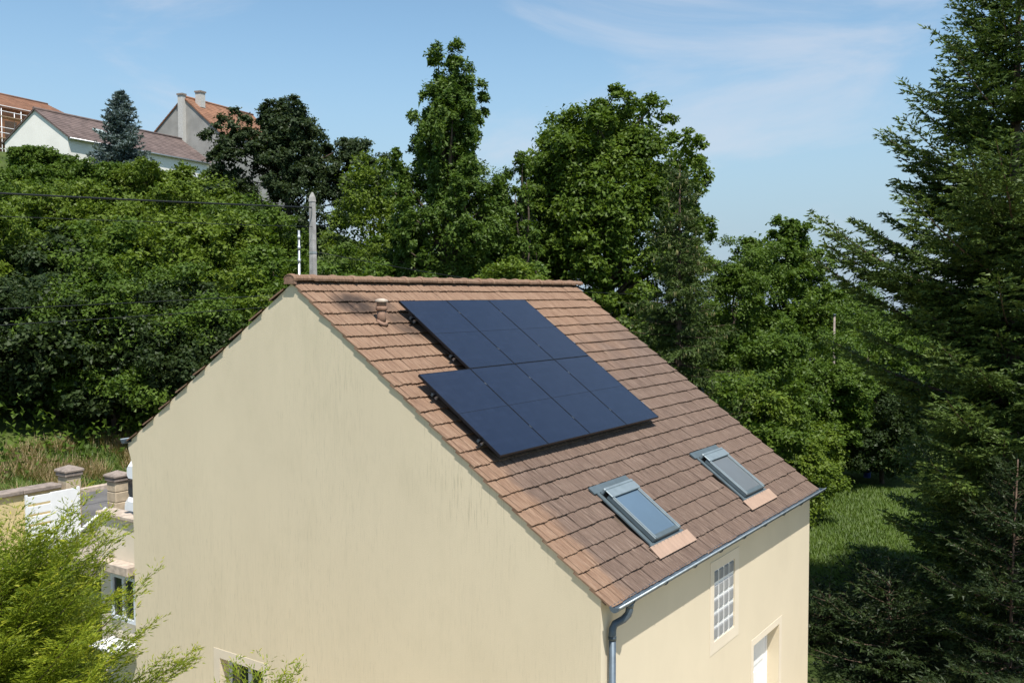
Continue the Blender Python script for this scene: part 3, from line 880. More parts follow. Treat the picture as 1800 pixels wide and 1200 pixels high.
def pillar(x, y, z0, z1, wd, lab):
    t = thing('stone_pillar', (x, y, z0), lab, 'gate pillar', 'stone pillars of the street gate')
    n = 5; hh = (z1 - .20 - z0) / n
    for i in range(n):
        q = MB(); j = rnd.uniform(-.006, .006)
        q.bevel_box((x - wd / 2 + j, y - wd / 2, z0 + i * hh + .006), (x + wd / 2 + j, y + wd / 2, z0 + (i + 1) * hh), .014); q.build('block', M['stone'], t)
    q = MB(); q.box((x - wd / 2 + .02, y - wd / 2 + .02, z0), (x + wd / 2 - .02, y + wd / 2 - .02, z1 - .2)); q.build('core', M['cap2'], t)
    q = MB(); q.bevel_box((x - wd / 2 - .03, y - wd / 2 - .03, z1 - .2 + .003), (x + wd / 2 + .03, y + wd / 2 + .03, z1 - .12), .015); q.build('necking', M['cap'], t)
    q = MB(); e = wd / 2 + .05
    q.bevel_box((x - e, y - e, z1 - .118), (x + e, y + e, z1 - .055), .018)
    q.add([(x - e + .02, y - e + .02, z1 - .054), (x + e - .02, y - e + .02, z1 - .054), (x + e - .02, y + e - .02, z1 - .054), (x - e + .02, y + e - .02, z1 - .054), (x, y, z1 + .02)], [(0, 1, 4), (1, 2, 4), (2, 3, 4), (3, 0, 4), (3, 2, 1, 0)])
    q.build('cap', M['cap'], t)
pillar(1.08, 12.68, -1.39, .15, .31, 'taller stone gate pillar with grey cap beside the white gate')
pillar(2.12, 12.68, -1.39, -.12, .31, 'lower stone gate pillar with grey cap, next to the white car')
sw_ = thing('street_wall', (-4, 12.7, -1.39), 'low ochre street wall with grey coping behind the white gate', 'wall')
q = MB(); q.box((-9, 12.58, -1.5), (.85, 12.80, -.235)); q.build('wall_body', M['yellowwall'], sw_)
for i in range(13):
    q = MB(); q.bevel_box((-9 + i * .757, 12.52, -.234), (-9 + (i + 1) * .757 - .008, 12.86, -.15), .014); q.build('coping', M['cap'], sw_)
gt = thing('gate', (.5, 12.25, -1.35), 'white metal gate leaf, solid with open slats at its left end, standing open', 'gate')
q = MB(); q.bevel_box((.44, 12.235, -1.33), (.985, 12.262, -.22), .006); q.build('panel', M['white'], gt)
q = MB(); q.box((.986, 12.225, -1.34), (1.02, 12.272, -.20)); q.build('stile', M['white'], gt)
for i in range(6):
    q = MB(); z_ = -1.33 + i * .19
    q.bevel_box((.0, 12.238, z_), (.4395, 12.260, z_ + .145), .004); q.build('slat', M['white'], gt)
q = MB(); q.box((-.04, 12.225, -1.34), (-.001, 12.272, -.20)); q.build('stile', M['white'], gt)
slab = MB(); slab.bevel_box((-.30, 9.14, -2.46), (.16, 9.85, -2.40), .015)
tag(slab.build('garden_table', M['white']), 'white slab table top half hidden behind the golden cypress', 'table')
# the car: only its tail clears the gable corner
car = thing('parked_car', (3.4, 11.5, -1.39), 'white car with dark rear window parked behind the house, tail showing', 'car')
def loft(secs, mat, name, parent):
    q = MB(); n = len(secs[0]); vs = [p for s in secs for p in s]; fs = []
    for i in range(len(secs) - 1):
        for k in range(n): fs.append((i * n + k, i * n + (k + 1) % n, (i + 1) * n + (k + 1) % n, (i + 1) * n + k))
    fs += [tuple(reversed(range(n))), tuple(range((len(secs) - 1) * n, len(secs) * n))]
    q.add(vs, fs); return q.build(name, mat, parent)
def csec(x, wh, z0, z1, y=11.5, r=.12):
    return [(x, y - wh + r, z0), (x, y + wh - r, z0), (x, y + wh, z0 + r), (x, y + wh, z1 - r), (x, y + wh - r, z1), (x, y - wh + r, z1), (x, y - wh, z1 - r), (x, y - wh, z0 + r)]
loft([csec(1.52, .74, -.98, -.66), csec(1.60, .84, -1.12, -.60), csec(2.0, .88, -1.14, -.58), csec(4.5, .88, -1.14, -.55), csec(5.2, .86, -1.12, -.50), csec(5.62, .72, -1.02, -.66)], M['carpaint'], 'body', car)
loft([csec(1.62, .76, -.59, -.15, r=.06), csec(1.74, .76, -.59, .0, r=.07), csec(2.1, .75, -.59, .07), csec(3.6, .73, -.57, .05), csec(4.6, .70, -.42, -.30, r=.04)], M['window'], 'glasshouse', car)
loft([csec(1.56, .70, -.20, .05, r=.05), csec(1.66, .74, -.12, .135, r=.05), csec(2.2, .73, .075, .172, r=.04), csec(3.3, .71, .055, .155, r=.04), csec(3.75, .68, .0, .08, r=.03)], M['carpaint'], 'roof_panel', car)
for xw in (2.2, 4.75):
    for yw in (10.68, 12.16):
        q = MB(); q.tube([(xw, yw, -1.075), (xw, yw + .16, -1.075)], .315, 20); wh = q.build('wheel', M['tyre'], car)
        q = MB(); yy = yw - .004 if yw < 11.5 else yw + .154; q.tube([(xw, yy, -1.075), (xw, yy + .01, -1.075)], .20, 14); q.build('rim', M['galv'], wh)
for yl in (10.76, 12.14):
    q = MB(); q.bevel_box((1.545, yl, -.92), (1.60, yl + .10, -.70), .02); q.build('tail_light', plain('red_lens', (.25, .01, .01), .2), car)
q = MB(); q.bevel_box((1.50, 10.80, -1.0), (1.60, 12.20, -.84), .03); q.build('bumper', M['tyre'], car)

for o_ in [c for c in bpy.data.objects if c == car or c.parent == car or (c.parent and c.parent.parent == car)]:
    if o_ == car: o_.location.x += .46
# ------------------------------------------------------------------ pole, cables, posts
pole = thing('utility_pole', (7.8, 12.82, -1.4), 'weathered concrete utility pole carrying cables behind the ridge', 'utility pole')
q = MB(); z0, z1 = -1.5, 5.86
q.add([(7.8 + sx * w_, 12.82 + sy * w_, z) for z, w_ in ((z0, .10), (z1, .056)) for sx, sy in ((-1, -1), (1, -1), (1, 1), (-1, 1))], [(3, 2, 1, 0), (4, 5, 6, 7), (0, 1, 5, 4), (1, 2, 6, 5), (2, 3, 7, 6), (3, 0, 4, 7)])
q.build('shaft', M['concrete'], pole)
q = MB(); q.add([(7.8 + sx * w_, 12.82 + sy * w_, z) for z, w_ in ((5.862, .066), (5.98, .056), (6.10, .014)) for sx, sy in ((-1, -1), (1, -1), (1, 1), (-1, 1))], [(3, 2, 1, 0), (8, 9, 10, 11)] + [(i * 4 + k, i * 4 + (k + 1) % 4, (i + 1) * 4 + (k + 1) % 4, (i + 1) * 4 + k) for i in range(2) for k in range(4)])
q.build('pole_head', M['concrete'], pole)
q = MB(); q.box((7.73, 12.75, 4.55), (7.87, 12.89, 4.60)); q.build('clamp_band', M['galv'], pole)
q = MB(); q.tube([(7.745, 12.78, 5.66), (7.66, 12.70, 5.66), (7.66, 12.70, 5.69)], .010, 6); q.build('cable_hook', M['galv'], pole)
def cable(a, b2, sag, r, lab):
    a, b2 = Vector(a), Vector(b2); q = MB()
    q.tube([a.lerp(b2, t / 24) - Vector((0, 0, sag * 4 * (t / 24) * (1 - t / 24))) for t in range(25)], r, 5)
    tag(q.build('cable', M['cable']), lab, 'cable', 'overhead cables from the utility pole')
cable((7.66, 12.70, 5.70), (-24, 12.70, 5.0), .20, .019, 'thick black overhead cable, topmost of those running left from the pole')
cable((7.68, 12.70, 5.22), (-24, 12.70, 4.60), .15, .007, 'thin black cable just below the thick one, running left from the pole')
cable((7.68, 12.70, 3.55), (-24, 12.70, 2.95), .2, .007, 'upper of the two lowest thin cables in front of the dark bushes')
cable((7.68, 12.70, 3.28), (-24, 12.70, 2.55), .2, .007, 'lowest thin cable in front of the dark bushes')
cable((7.9, 12.70, 4.58), (40, 12.9, 3.9), .7, .009, 'thin cable running right from the pole behind the ridge')
mast = thing('aerial_mast', (6.2, 11.6, -1.4), 'slim pale metal mast left of the concrete utility pole', 'mast')
q = MB(); q.tube([(6.2, 11.6, -1.45), (6.2, 11.6, 5.0)], .028, 10); q.build('tube', M['alu'], mast)
q = MB(); q.tube([(6.13, 11.55, 2.6), (6.13, 11.55, 4.2)], .015, 6); q.build('stay', M['galv'], mast)
for z_ in (4.25, 4.55, 4.8):
    q = MB(); q.tube([(6.2, 11.6, z_), (6.2, 11.6, z_ + .09)], .038, 10); q.build('insulator', M['galv'], mast)
lp = thing('slim_post', (33.4, 6.9, -4.25), 'thin grey post among the trees beyond the house', 'post')
q = MB(); q.tube([(33.4, 6.9, -4.3), (33.4, 6.9, 2.55)], [.06, .045], 8); q.build('shaft', M['cap'], lp)
q = MB(); q.tube([(33.4, 6.9, 2.55), (33.4, 6.9, 2.62)], .075, 8); q.build('cap', M['zincdark'], lp)
sp = thing('water_post', (32.0, 5.06, -4.25), 'small blue post with a white cap at the far edge of the lawn', 'post')
q = MB(); q.tube([(32, 5.06, -4.3), (32, 5.06, -3.25)], [.15, .14], 12); q.build('post_body', M['blue'], sp)
q = MB(); q.tube([(32, 5.06, -3.25), (32, 5.06, -3.19), (32, 5.06, -3.10)], [.10, .10, .05], 12); q.build('cap', M['white'], sp)

# ------------------------------------------------------------------ houses up the hill
HD = Vector((.987, .192, 0)).normalized(); HP = Vector((.192, -.987, 0)).normalized()   # ridge direction, and towards the street
def hill_house(name, lab, apex, length, hw, zr, ze, zg, wallm, roofm, ov=.25, back=None):
    t = thing(name, Vector((apex[0], apex[1], zg)) + HD * (length / 2), lab, 'house')
    O = Vector((apex[0], apex[1], 0)); hb = back or hw
    P = lambda l, s, z: O + HD * l + HP * s + Vector((0, 0, z))
    q = MB(); q.poly_prism([P(0, -hb, zg), P(0, -hb, ze), P(0, 0, zr - .08), P(0, hw, ze), P(0, hw, zg)], HD * length); q.build('wall', wallm, t)
    sl = (zr - ze) / hw; rf = None
    for s in (1, -1):
        q = MB(); e = (hw if s > 0 else hb) + ov
        q.poly_prism([P(-.12, 0, zr), P(-.12, s * e, zr - sl * e), P(-.12, s * e, zr - sl * e - .10), P(-.12, 0, zr - .10)], HD * (length + .24))
        # tile courses as raised strips
        ln = math.hypot(e, sl * e); nc = int(ln / .36)
        for i in range(nc):
            a0, a1 = e * i / nc, e * (i + 1) / nc
            q.add([P(-.13, s * a0, zr - sl * a0 + .012), P(length + .13, s * a0, zr - sl * a0 + .012), P(length + .13, s * (a1 + .02), zr - sl * (a1 + .02) + .045), P(-.13, s * (a1 + .02), zr - sl * (a1 + .02) + .045),
                   P(-.13, s * (a1 + .02), zr - sl * (a1 + .02) + .002), P(length + .13, s * (a1 + .02), zr - sl * (a1 + .02) + .002)], [(0, 1, 2, 3), (3, 2, 5, 4)])
        o_ = q.build('roof', roofm, t)
        if s > 0: rf = o_
    q = MB(); q.tube([P(-.15, 0, zr + .04), P(length + .15, 0, zr + .04)], .13, 8); q.build('ridge', roofm, t)
    return t, P, rf, sl
wh, P, rf, sl = hill_house('hill_house', 'white gabled house with brown shingle roof on the hill top', (31.85, 69.05), 16.0, 3.5, 18.35, 16.05, 11.5, M['whitewall'], M['brown'])
q = MB(); s0 = 1.75; q.poly_prism([P(4.0, s0, 18.35 - sl * s0 + .06), P(4.0, s0 + .85, 18.35 - sl * (s0 + .85) + .06), P(4.0, s0 + .85, 18.35 - sl * (s0 + .85) + .17), P(4.0, s0, 18.35 - sl * s0 + .17)], HD * 1.1); sk = q.build('skylight', plain('pale_skylight', (.34, .40, .38), .2), wh)
q = MB(); q.tube([P(-.1, 3.80, 15.80), P(16.1, 3.80, 15.80)], .07, 6); q.build('gutter', M['galv'], wh)
for l in (2.4, 9.5, 13.2):
    q = MB(); q.poly_prism([P(l, 3.502, 13.2), P(l + 1.0, 3.502, 13.2), P(l + 1.0, 3.502, 14.5), P(l, 3.502, 14.5)], HP * .05); fr_ = q.build('window', M['pvc'], wh)
    q = MB(); q.poly_prism([P(l + .08, 3.555, 13.28), P(l + .92, 3.555, 13.28), P(l + .92, 3.555, 14.42), P(l + .08, 3.555, 14.42)], HP * .01); q.build('pane', M['window'], fr_)
gh, P, rf, sl = hill_house('hill_house', 'tall grey gabled house with orange tile roof and two chimneys', (48.2, 72.3), 10.0, 4.4, 22.45, 18.8, 12.5, M['greywall'], M['orange'], ov=.1)
q = MB(); q.poly_prism([P(-.45, -.35, 17.6), P(-.45, .22, 17.6), P(-.45, .22, 22.55), P(-.45, -.35, 22.55)], HD * .449); ch = q.build('chimney', M['palegrey'], gh)
q = MB(); q.poly_prism([P(-.52, -.42, 22.56), P(-.52, .29, 22.56), P(-.52, .29, 22.72), P(-.52, -.42, 22.72)], HD * .6); q.build('chimney_cap', M['cap'], ch)
q = MB(); q.poly_prism([P(1.0, .5, 21.6), P(1.0, 1.15, 21.6), P(1.0, 1.15, 23.0), P(1.0, .5, 23.0)], HD * .65); ch = q.build('chimney', M['palegrey'], gh)
q = MB(); q.poly_prism([P(.93, .43, 23.01), P(.93, 1.22, 23.01), P(.93, 1.22, 23.16), P(.93, .43, 23.16)], HD * .8); q.build('chimney_cap', M['cap'], ch)
q = MB(); q.poly_prism([P(.6, -3.9, 19.2), P(.6, -3.3, 19.2), P(.6, -3.3, 20.0), P(.6, -3.9, 20.0)], HD * .6); q.build('chimney', M['cap'], gh)
bh, P, rf, sl = hill_house('unfinished_house', 'hollow brick house with orange roof behind scaffolding at far left', (27.5, 89.0), 19.0, 5.0, 23.75, 21.55, 13.0, M['brick'], M['orange'], ov=.3)
for l in range(1, 18, 3):
    q = MB(); q.poly_prism([P(l, 5.0, 18.2), P(l + 1.3, 5.0, 18.2), P(l + 1.3, 5.0, 20.2), P(l, 5.0, 20.2)], HP * .03); q.build('window_opening', M['deck'], bh)
sc_ = thing('scaffold', P(9, 6, 13.0), 'pale scaffolding along the hollow brick house at far left', 'scaffolding')
for l in np.arange(0, 19, 2.1):
    for s in (5.7, 6.6):
        q = MB(); q.tube([P(l, s, 13.0), P(l, s, 20.95)], .035, 6); q.build('scaffold_pole', M['white'], sc_)
for z_ in (16.2, 18.2, 20.2):
    q = MB(); q.poly_prism([P(-.3, 5.65, z_), P(-.3, 6.65, z_), P(-.3, 6.65, z_ + .07), P(-.3, 5.65, z_ + .07)], HD * 19.4); q.build('scaffold_deck', M['wood'], sc_)
    for zz in (.5, 1.0):
        q = MB(); q.tube([P(-.3, 6.6, z_ + zz), P(19, 6.6, z_ + zz)], .035, 5); q.build('guard_rail', M['white'], sc_)

# ------------------------------------------------------------------ foliage generators
def unit(a): return a / (np.linalg.norm(a, axis=-1, keepdims=True) + 1e-9)
def leaf_cards(rg, P, N, L, W, tri=False, fold=.25):
    n = len(P)
    t = unit(np.cross(N, rg.normal(size=(n, 3)))); b = np.cross(N, t)
    l = (L * rg.uniform(.7, 1.3, n))[:, None]; w = (W * rg.uniform(.7, 1.3, n))[:, None]
    if tri:
        V = np.stack([P - t * l * .5, P + t * l * .5 + b * w * .5, P + t * l * .5 - b * w * .5], 1)
        return V.reshape(-1, 3), np.arange(3 * n).reshape(n, 3)
    V = np.stack([P - t * l * .5, P + b * w * .5 + N * w * fold, P + t * l * .5, P - b * w * .5 + N * w * fold], 1)
    return V.reshape(-1, 3), np.arange(4 * n).reshape(n, 4)
def dir_cards(rg, P, D, L, W):
    n = len(P); s = unit(np.cross(D, rg.normal(size=(n, 3))))
    l = (L * rg.uniform(.75, 1.25, n))[:, None]; w = W * .5 * rg.uniform(.8, 1.2, n)[:, None]
    V = np.stack([P + s * w, P + D * l, P - s * w], 1)
    return V.reshape(-1, 3), np.arange(3 * n).reshape(n, 3)
def bulge(d, ph, amp):
    return 1 + amp * (np.sin(d[:, 0] * 3.1 + ph) + np.sin(d[:, 1] * 3.7 + ph * 1.7 + d[:, 2] * 2.0) + np.sin(d[:, 2] * 4.1 + ph * .6)) / 3
def limb(q, a, b2, r0, r1, rg, n=5):
    a, b2 = np.array(a, float), np.array(b2, float); pts = []
    off = rg.normal(size=3) * np.linalg.norm(b2 - a) * .06
    for i in range(n):
        t = i / (n - 1); pts.append(a + (b2 - a) * t + off * math.sin(math.pi * t) + np.array([0, 0, 1]) * .08 * np.linalg.norm(b2 - a) * math.sin(math.pi * t))
    q.tube(pts, [r0 + (r1 - r0) * i / (n - 1) for i in range(n)], 6, caps=False)
def lumps(seed, prof, n, lr, lz=None, squash=1.0):
    """lobes scattered over a crown whose radius at height z is given by prof [(z, r), ...]"""
    rg = np.random.default_rng(seed); zs = [p[0] for p in prof]; rs = [p[1] for p in prof]; out = []
    wz = np.array([r + .3 for r in rs])
    for i in range(n):
        while True:
            z = rg.uniform(zs[0], zs[-1])
            if rg.uniform() < (np.interp(z, zs, rs) + .3) / wz.max(): break
        r = np.interp(z, zs, rs); a = rg.uniform(0, 2 * math.pi)
        q = r * rg.uniform(.35, 1.0) ** .5; k = rg.uniform(.7, 1.3)
        out.append(((q * math.cos(a), q * math.sin(a) * squash, z), (lr * k, lr * k, (lz or lr) * k), k))
    return out
def broadleaf(name, lab, cat, base, H, R, mat, seed, group=None, lobes=None, nb=70, nt=9, nl=22, L=.13, W=.085, rb=.30, low=-.25, core=1200, tri=True, trunk_r=None, bark='bark', flat=.6, amp=.28):
    """hierarchical crown: boughs on an uneven envelope, tufts on each bough, leaves on each tuft"""
    rg = np.random.default_rng(seed)
    bx, by, bz = base
    if lobes is None:
        ch = min(H * .5, H - .3); lobes = [((0, 0, H - ch), (R, R, ch), 1.0)]
    Ps, Ns, cores = [], [], []
    tot = sum(l[2] for l in lobes); tq = MB()
    r0 = trunk_r or max(.07, H * .017)
    for (cx, cy, cz), (rx, ry, rz), wgt in lobes:
        n = max(6, int(nb * wgt / tot))
        d = unit(rg.normal(size=(n * 3, 3))); d = d[d[:, 2] > low][:n]
        sc = np.array([rx, ry, rz]); ph = rg.uniform(0, 6)
        bf = bulge(d, ph, amp)
        br = rb * min(rx, ry, rz) ** .5 * rg.uniform(.7, 1.3, len(d)) * 1.35
        rf_ = rg.uniform(.62, 1.0, len(d)) ** .6
        bc = np.array([cx, cy, cz]) + d * sc * (bf * rf_)[:, None] - d * br[:, None] * .7
        # tufts
        td = unit(rg.normal(size=(len(d), nt, 3)) + d[:, None] * .9 + np.array([0, 0, .45]))
        tc = bc[:, None] + td * (br[:, None, None] * rg.uniform(.55, 1.05, (len(d), nt, 1))) * np.array([1, 1, .8])
        tr = (br[:, None, None, None] * .42)
        ln = rg.normal(size=(len(d), nt, nl, 3)) * np.array([.55, .55, .55 * flat])
        lp = tc[:, :, None] + ln * tr
        nn = unit(td[:, :, None] * .55 + np.array([0, 0, .55]) + rg.normal(size=lp.shape) * .55)
        Ps.append(lp.reshape(-1, 3)); Ns.append(nn.reshape(-1, 3))
        m = int(core * wgt / tot)
        cd = unit(rg.normal(size=(m, 3))); cores.append(np.array([cx, cy, cz]) + cd * sc * (rg.uniform(.2, .62, m))[:, None])
        for k in rg.permutation(len(d))[:(6 if len(lobes) < 5 else 1)]:
            zt = max(.3, min(cz * .9, bc[k][2] - .25 * rz))
            limb(tq, (0, 0, zt * .8), bc[k], r0 * .38, r0 * .08, rg)
    ztop = .80 * max(l[0][2] for l in lobes)
    tq.tube([(0, 0, -.3), (rg.normal() * .05, rg.normal() * .05, ztop * .35), (rg.normal() * .12, rg.normal() * .12, ztop * .7), (rg.normal() * .2, rg.normal() * .2, ztop)], [r0 * 1.25, r0, r0 * .6, r0 * .15], 8)
    P = np.concatenate(Ps); N = np.concatenate(Ns)
    ok = P[:, 2] > .05; P, N = P[ok], N[ok]
    V, Fc = leaf_cards(rg, P, N, L, W, tri)
    Q = np.concatenate(cores); Q = Q[Q[:, 2] > .1]
    V2, F2 = leaf_cards(rg, Q, unit(rg.normal(size=Q.shape) + np.array([0, 0, .4])), L * 1.25, W * 1.4, tri)
    V = np.concatenate([V, V2]); Fc = np.concatenate([Fc, F2 + len(P) * Fc.shape[1]])
    t = thing(name, base, lab, cat, group)
    link_mesh('crown', np_mesh('crown', V, Fc, mat, rnd=rg.uniform(0, 1, len(Fc))), t)
    o = tq.build('trunk', M[bark], t, org=(0, 0, 0)); o.location = (0, 0, 0)
    return t
def conifer(name, lab, cat, base, H, R, mat, seed, group=None, clear=.06, whorl=.4, per=6, prof=.9, s_lo=-.25, s_hi=.55, curl=.22, tw=.13, twl=.42, twmax=.9, sub=.09, dens=22, lc=.07, wc=.018, spread=.75, bark='barkred', droop=.0, cones=0, tipw=1.0, rag=.2, twang=55, trunk_r=None, zmax=None, pts=None, sublen=.42, tmin=.10, wood=1.0):
    rg = np.random.default_rng(seed)
    S, E, TP = [], [], []
    tq = MB(); r0 = trunk_r or H * .016
    zc = clear * H; z = zc; tipsP = []
    while z < H - .12:
        f = (z - zc) / (H - zc)
        for k in range(per if f < .85 else max(3, per - 2)):
            if zmax and z > zmax: break
            a = rg.uniform(0, 2 * math.pi); zz = z + rg.uniform(-.28, .28) * whorl
            l = (R * (1 - f) ** prof if pts is None else float(np.interp(f, pts[0], pts[1]))) * rg.uniform(1 - rag * 1.6, 1 + rag * .6) + .12
            s0 = s_lo + (s_hi - s_lo) * f + rg.normal() * .08
            t = np.linspace(0, 1, 9)
            h = np.array([math.cos(a), math.sin(a), 0])
            path = np.array([0, 0, zz]) + h * (l * t)[:, None] * .97 + np.array([0, 0, 1]) * (l * (s0 * t + curl * t * t))[:, None]
            path += np.cross(h, [0, 0, 1]) * (rg.normal() * .1 * l * t ** 2)[:, None]
            if l > .35: tq.tube(path[::2], [max(.005, .011 * l * wood) * (1 - .85 * i / 4) for i in range(5)], 4, caps=False)
            nt_ = max(3, int(l / tw))
            for sd in (-1, 1):
                tt = np.clip((np.arange(nt_) + rg.uniform(.1, .9, nt_)) / nt_, .08, 1.0)
                P0 = np.stack([np.interp(tt, t, path[:, i]) for i in range(3)], 1)
                D0 = unit(np.stack([np.interp(np.minimum(tt + .1, 1), t, path[:, i]) - np.interp(np.maximum(tt - .1, 0), t, path[:, i]) for i in range(3)], 1))
                side = unit(np.cross(D0, [0, 0, 1])) * sd
                ang = np.radians(rg.normal(twang, 9, nt_))[:, None]
                D1 = unit(D0 * np.cos(ang) + side * np.sin(ang) + np.array([0, 0, 1]) * (rg.normal(0, .10, nt_) - droop)[:, None])
                tl = np.minimum(twmax, twl * l * (1.08 - tt) * np.minimum(1, tt * 3 + .3) + tmin) * rg.uniform(.7, 1.25, nt_)
                S.append(P0); E.append(P0 + D1 * tl[:, None]); TP.append(tt * .5 + .2)
                ns = np.maximum(1, (tl / sub).astype(int)); ii = np.repeat(np.arange(nt_), ns)
                u = rg.uniform(.1, 1, len(ii)); sgn = rg.choice([-1, 1], len(ii))[:, None]
                p = P0[ii] + D1[ii] * (tl[ii] * u)[:, None]
                s2 = unit(np.cross(D1[ii], [0, 0, 1]) + rg.normal(0, .25, (len(ii), 3))) * sgn
                d2 = unit(D1[ii] * .75 + s2 * .8 + np.array([0, 0, -droop * .8]))
                l2 = (sublen * tl[ii] * (1.1 - u) + .05) * rg.uniform(.7, 1.3, len(ii))
                S.append(p); E.append(p + d2 * l2[:, None]); TP.append(tt[ii] * .5 + .4 * u)
            S.append(path[4:-1]); E.append(path[5:]); TP.append(np.linspace(.6, .9, 4))
            tipsP.append(path[-2])
        z += whorl * (1 - .45 * f)
    S.append(np.array([[0, 0, H - .5]])); E.append(np.array([[0, 0, H]])); TP.append(np.array([.8]))
    S, E, TP = np.concatenate(S), np.concatenate(E), np.concatenate(TP)
    ln = np.linalg.norm(E - S, axis=1); n = np.maximum(2, (ln * dens + rg.uniform(0, 1, len(ln))).astype(int))
    ii = np.repeat(np.arange(len(ln)), n); u = rg.uniform(0, 1, len(ii))
    D = unit(E - S)[ii]
    P = S[ii] + (E - S)[ii] * u[:, None]
    D2 = unit(D + unit(rg.normal(size=D.shape)) * spread)
    V, Fc = dir_cards(rg, P, D2, lc, wc)
    tip = np.clip((TP[ii] - .55) * 1.7 * tipw, 0, 1) * np.clip(u + rg.normal(0, .25, len(u)), 0, 1)
    t = thing(name, base, lab, cat, group)
    link_mesh('crown', np_mesh('crown', V, Fc, mat, rnd=rg.uniform(0, 1, len(Fc)), tip=tip), t)
    tq.tube([(0, 0, -.3), (0, 0, H * .5), (rg.normal() * .04, rg.normal() * .04, H - .05)], [r0 * 1.2, r0 * .62, .012], 8)
    tq.build('trunk', M[bark], t, org=(0, 0, 0)).location = (0, 0, 0)
    if cones:
        q = MB(); tips = [p for p in tipsP if p[2] > H * .45]
        for i in range(cones):
            p = tips[rg.integers(len(tips))] * np.array([rg.uniform(.75, 1.0), rg.uniform(.75, 1.0), 1]) + np.array([0, 0, -.12])
            q.tube([p, p - [0, 0, .05], p - [0, 0, .12], p - [0, 0, .17]], [.008, .024, .020, .006], 6, caps=False)
        o = q.build('hanging_cones', M['cone'], t, org=(0, 0, 0)); o.location = (0, 0, 0); o['kind'] = 'stuff'
    return t

# ------------------------------------------------------------------ trees on the slope above the road
GS = 'trees and tall bushes on the wooded slope above the road'
def gz(x, y): return float(ground_z(x, y))
slope = [
 # x, y, top z, R, material, label
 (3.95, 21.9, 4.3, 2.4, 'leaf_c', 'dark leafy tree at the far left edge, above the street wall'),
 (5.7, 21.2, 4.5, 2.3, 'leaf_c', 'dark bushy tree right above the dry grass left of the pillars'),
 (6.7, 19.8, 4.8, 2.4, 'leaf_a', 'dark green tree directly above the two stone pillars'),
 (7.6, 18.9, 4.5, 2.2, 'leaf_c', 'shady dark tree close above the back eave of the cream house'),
 (8.9, 18.6, 4.8, 2.2, 'leaf_a', 'green tree peeping over the left roof slope, half way up'),
 (10.3, 18.6, 4.6, 2.0, 'leaf_b', 'bright tree just left of the ridge end and the slim mast'),
 (7.8, 28.9, 7.0, 2.7, 'leaf_b', 'yellow-green tree in the middle row at the far left edge'),
 (8.3, 26.4, 6.0, 2.0, 'leaf_c', 'dark bluish ivy-like tree among brighter trees at the left'),
 (9.95, 25.7, 6.8, 2.6, 'leaf_a', 'leafy tree under the thick cable, below the white house'),
 (11.3, 23.8, 6.6, 2.6, 'leaf_b', 'bright green tree in the middle of the slope below the blue spruce'),
 (13.1, 23.0, 7.1, 2.6, 'leaf_b', 'bright green tree under the cables, left of the utility pole'),
 (12.9, 19.6, 5.9, 2.2, 'leaf_a', 'mid green tree right behind the slim mast'),
 (12.7, 17.8, 5.5, 2.1, 'leaf_a', 'small leafy tree just right of the utility pole'),
 (13.9, 17.6, 5.1, 2.0, 'leaf_a', 'low leafy tree behind the ridge, left of the tall ash'),
 (13.1, 37.3, 9.2, 3.0, 'leaf_a', 'tree of the upper row at far left, below the white house wall'),
 (14.7, 35.0, 9.0, 3.0, 'leaf_b', 'bright upper tree straight below the white gable'),
 (15.9, 31.4, 8.8, 3.0, 'leaf_b', 'bright upper tree below the foot of the blue spruce'),
 (17.8, 30.4, 9.2, 2.8, 'leaf_b', 'yellow-green upper tree below the grey gabled house'),
 (17.8, 26.8, 8.1, 2.6, 'leaf_a', 'green tree in front of the dark crowned tree, left of the pole top'),
 (22.6, 52.2, 12.9, 1.7, 'leaf_a', 'round green bush in front of the white gable wall'),
 (25.6, 47.2, 11.9, 2.4, 'leaf_b', 'bright bush under the blue spruce, in front of its dark foot'),
 (28.0, 50.2, 12.3, 2.0, 'leaf_a', 'bush hiding the wall of the white house right of the blue spruce'),
 (21.0, 50.0, 10.9, 2.3, 'leaf_a', 'bush at far left under the corner of the white gable'),
 (23.8, 48.4, 11.8, 2.8, 'leaf_a', 'low tree hiding the foot of the white gable, left of the spruce'),
 (27.1, 21.6, 9.4, 2.3, 'leaf_a', 'mid green tree filling the gap between the ash and the maple'),
 (29.6, 20.4, 8.6, 2.4, 'leaf_c', 'darker tree low between the ash and the maple'),
 (24.7, 23.4, 8.2, 2.2, 'leaf_a', 'green tree left behind the ash trunk'),
 (20.0, 22.4, 6.6, 2.3, 'leaf_a', 'bushy tree under the dark crowned tree, right of the pole'),
 (30.4, 44.5, 11.6, 2.6, 'leaf_b', 'bright tree below the right end of the brown shingle roof'),
]
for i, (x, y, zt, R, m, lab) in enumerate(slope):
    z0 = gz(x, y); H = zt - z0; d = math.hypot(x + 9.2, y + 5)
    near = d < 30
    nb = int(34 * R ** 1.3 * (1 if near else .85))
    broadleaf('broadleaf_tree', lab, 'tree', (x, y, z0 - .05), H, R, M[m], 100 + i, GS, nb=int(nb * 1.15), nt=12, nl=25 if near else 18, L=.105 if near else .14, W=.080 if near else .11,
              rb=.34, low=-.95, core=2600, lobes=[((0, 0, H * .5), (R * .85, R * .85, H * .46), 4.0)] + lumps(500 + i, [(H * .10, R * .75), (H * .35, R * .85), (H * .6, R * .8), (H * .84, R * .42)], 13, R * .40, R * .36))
broadleaf('sapling', 'small pointed bright green sapling below the grey house', 'tree', (28.8, 46.5, gz(28.8, 46.5)), 12.3 - gz(28.8, 46.5), 1.1, M['leaf_b'], 150, GS, nb=26, nt=8, nl=16, L=.2, W=.13, rb=.3, core=300)
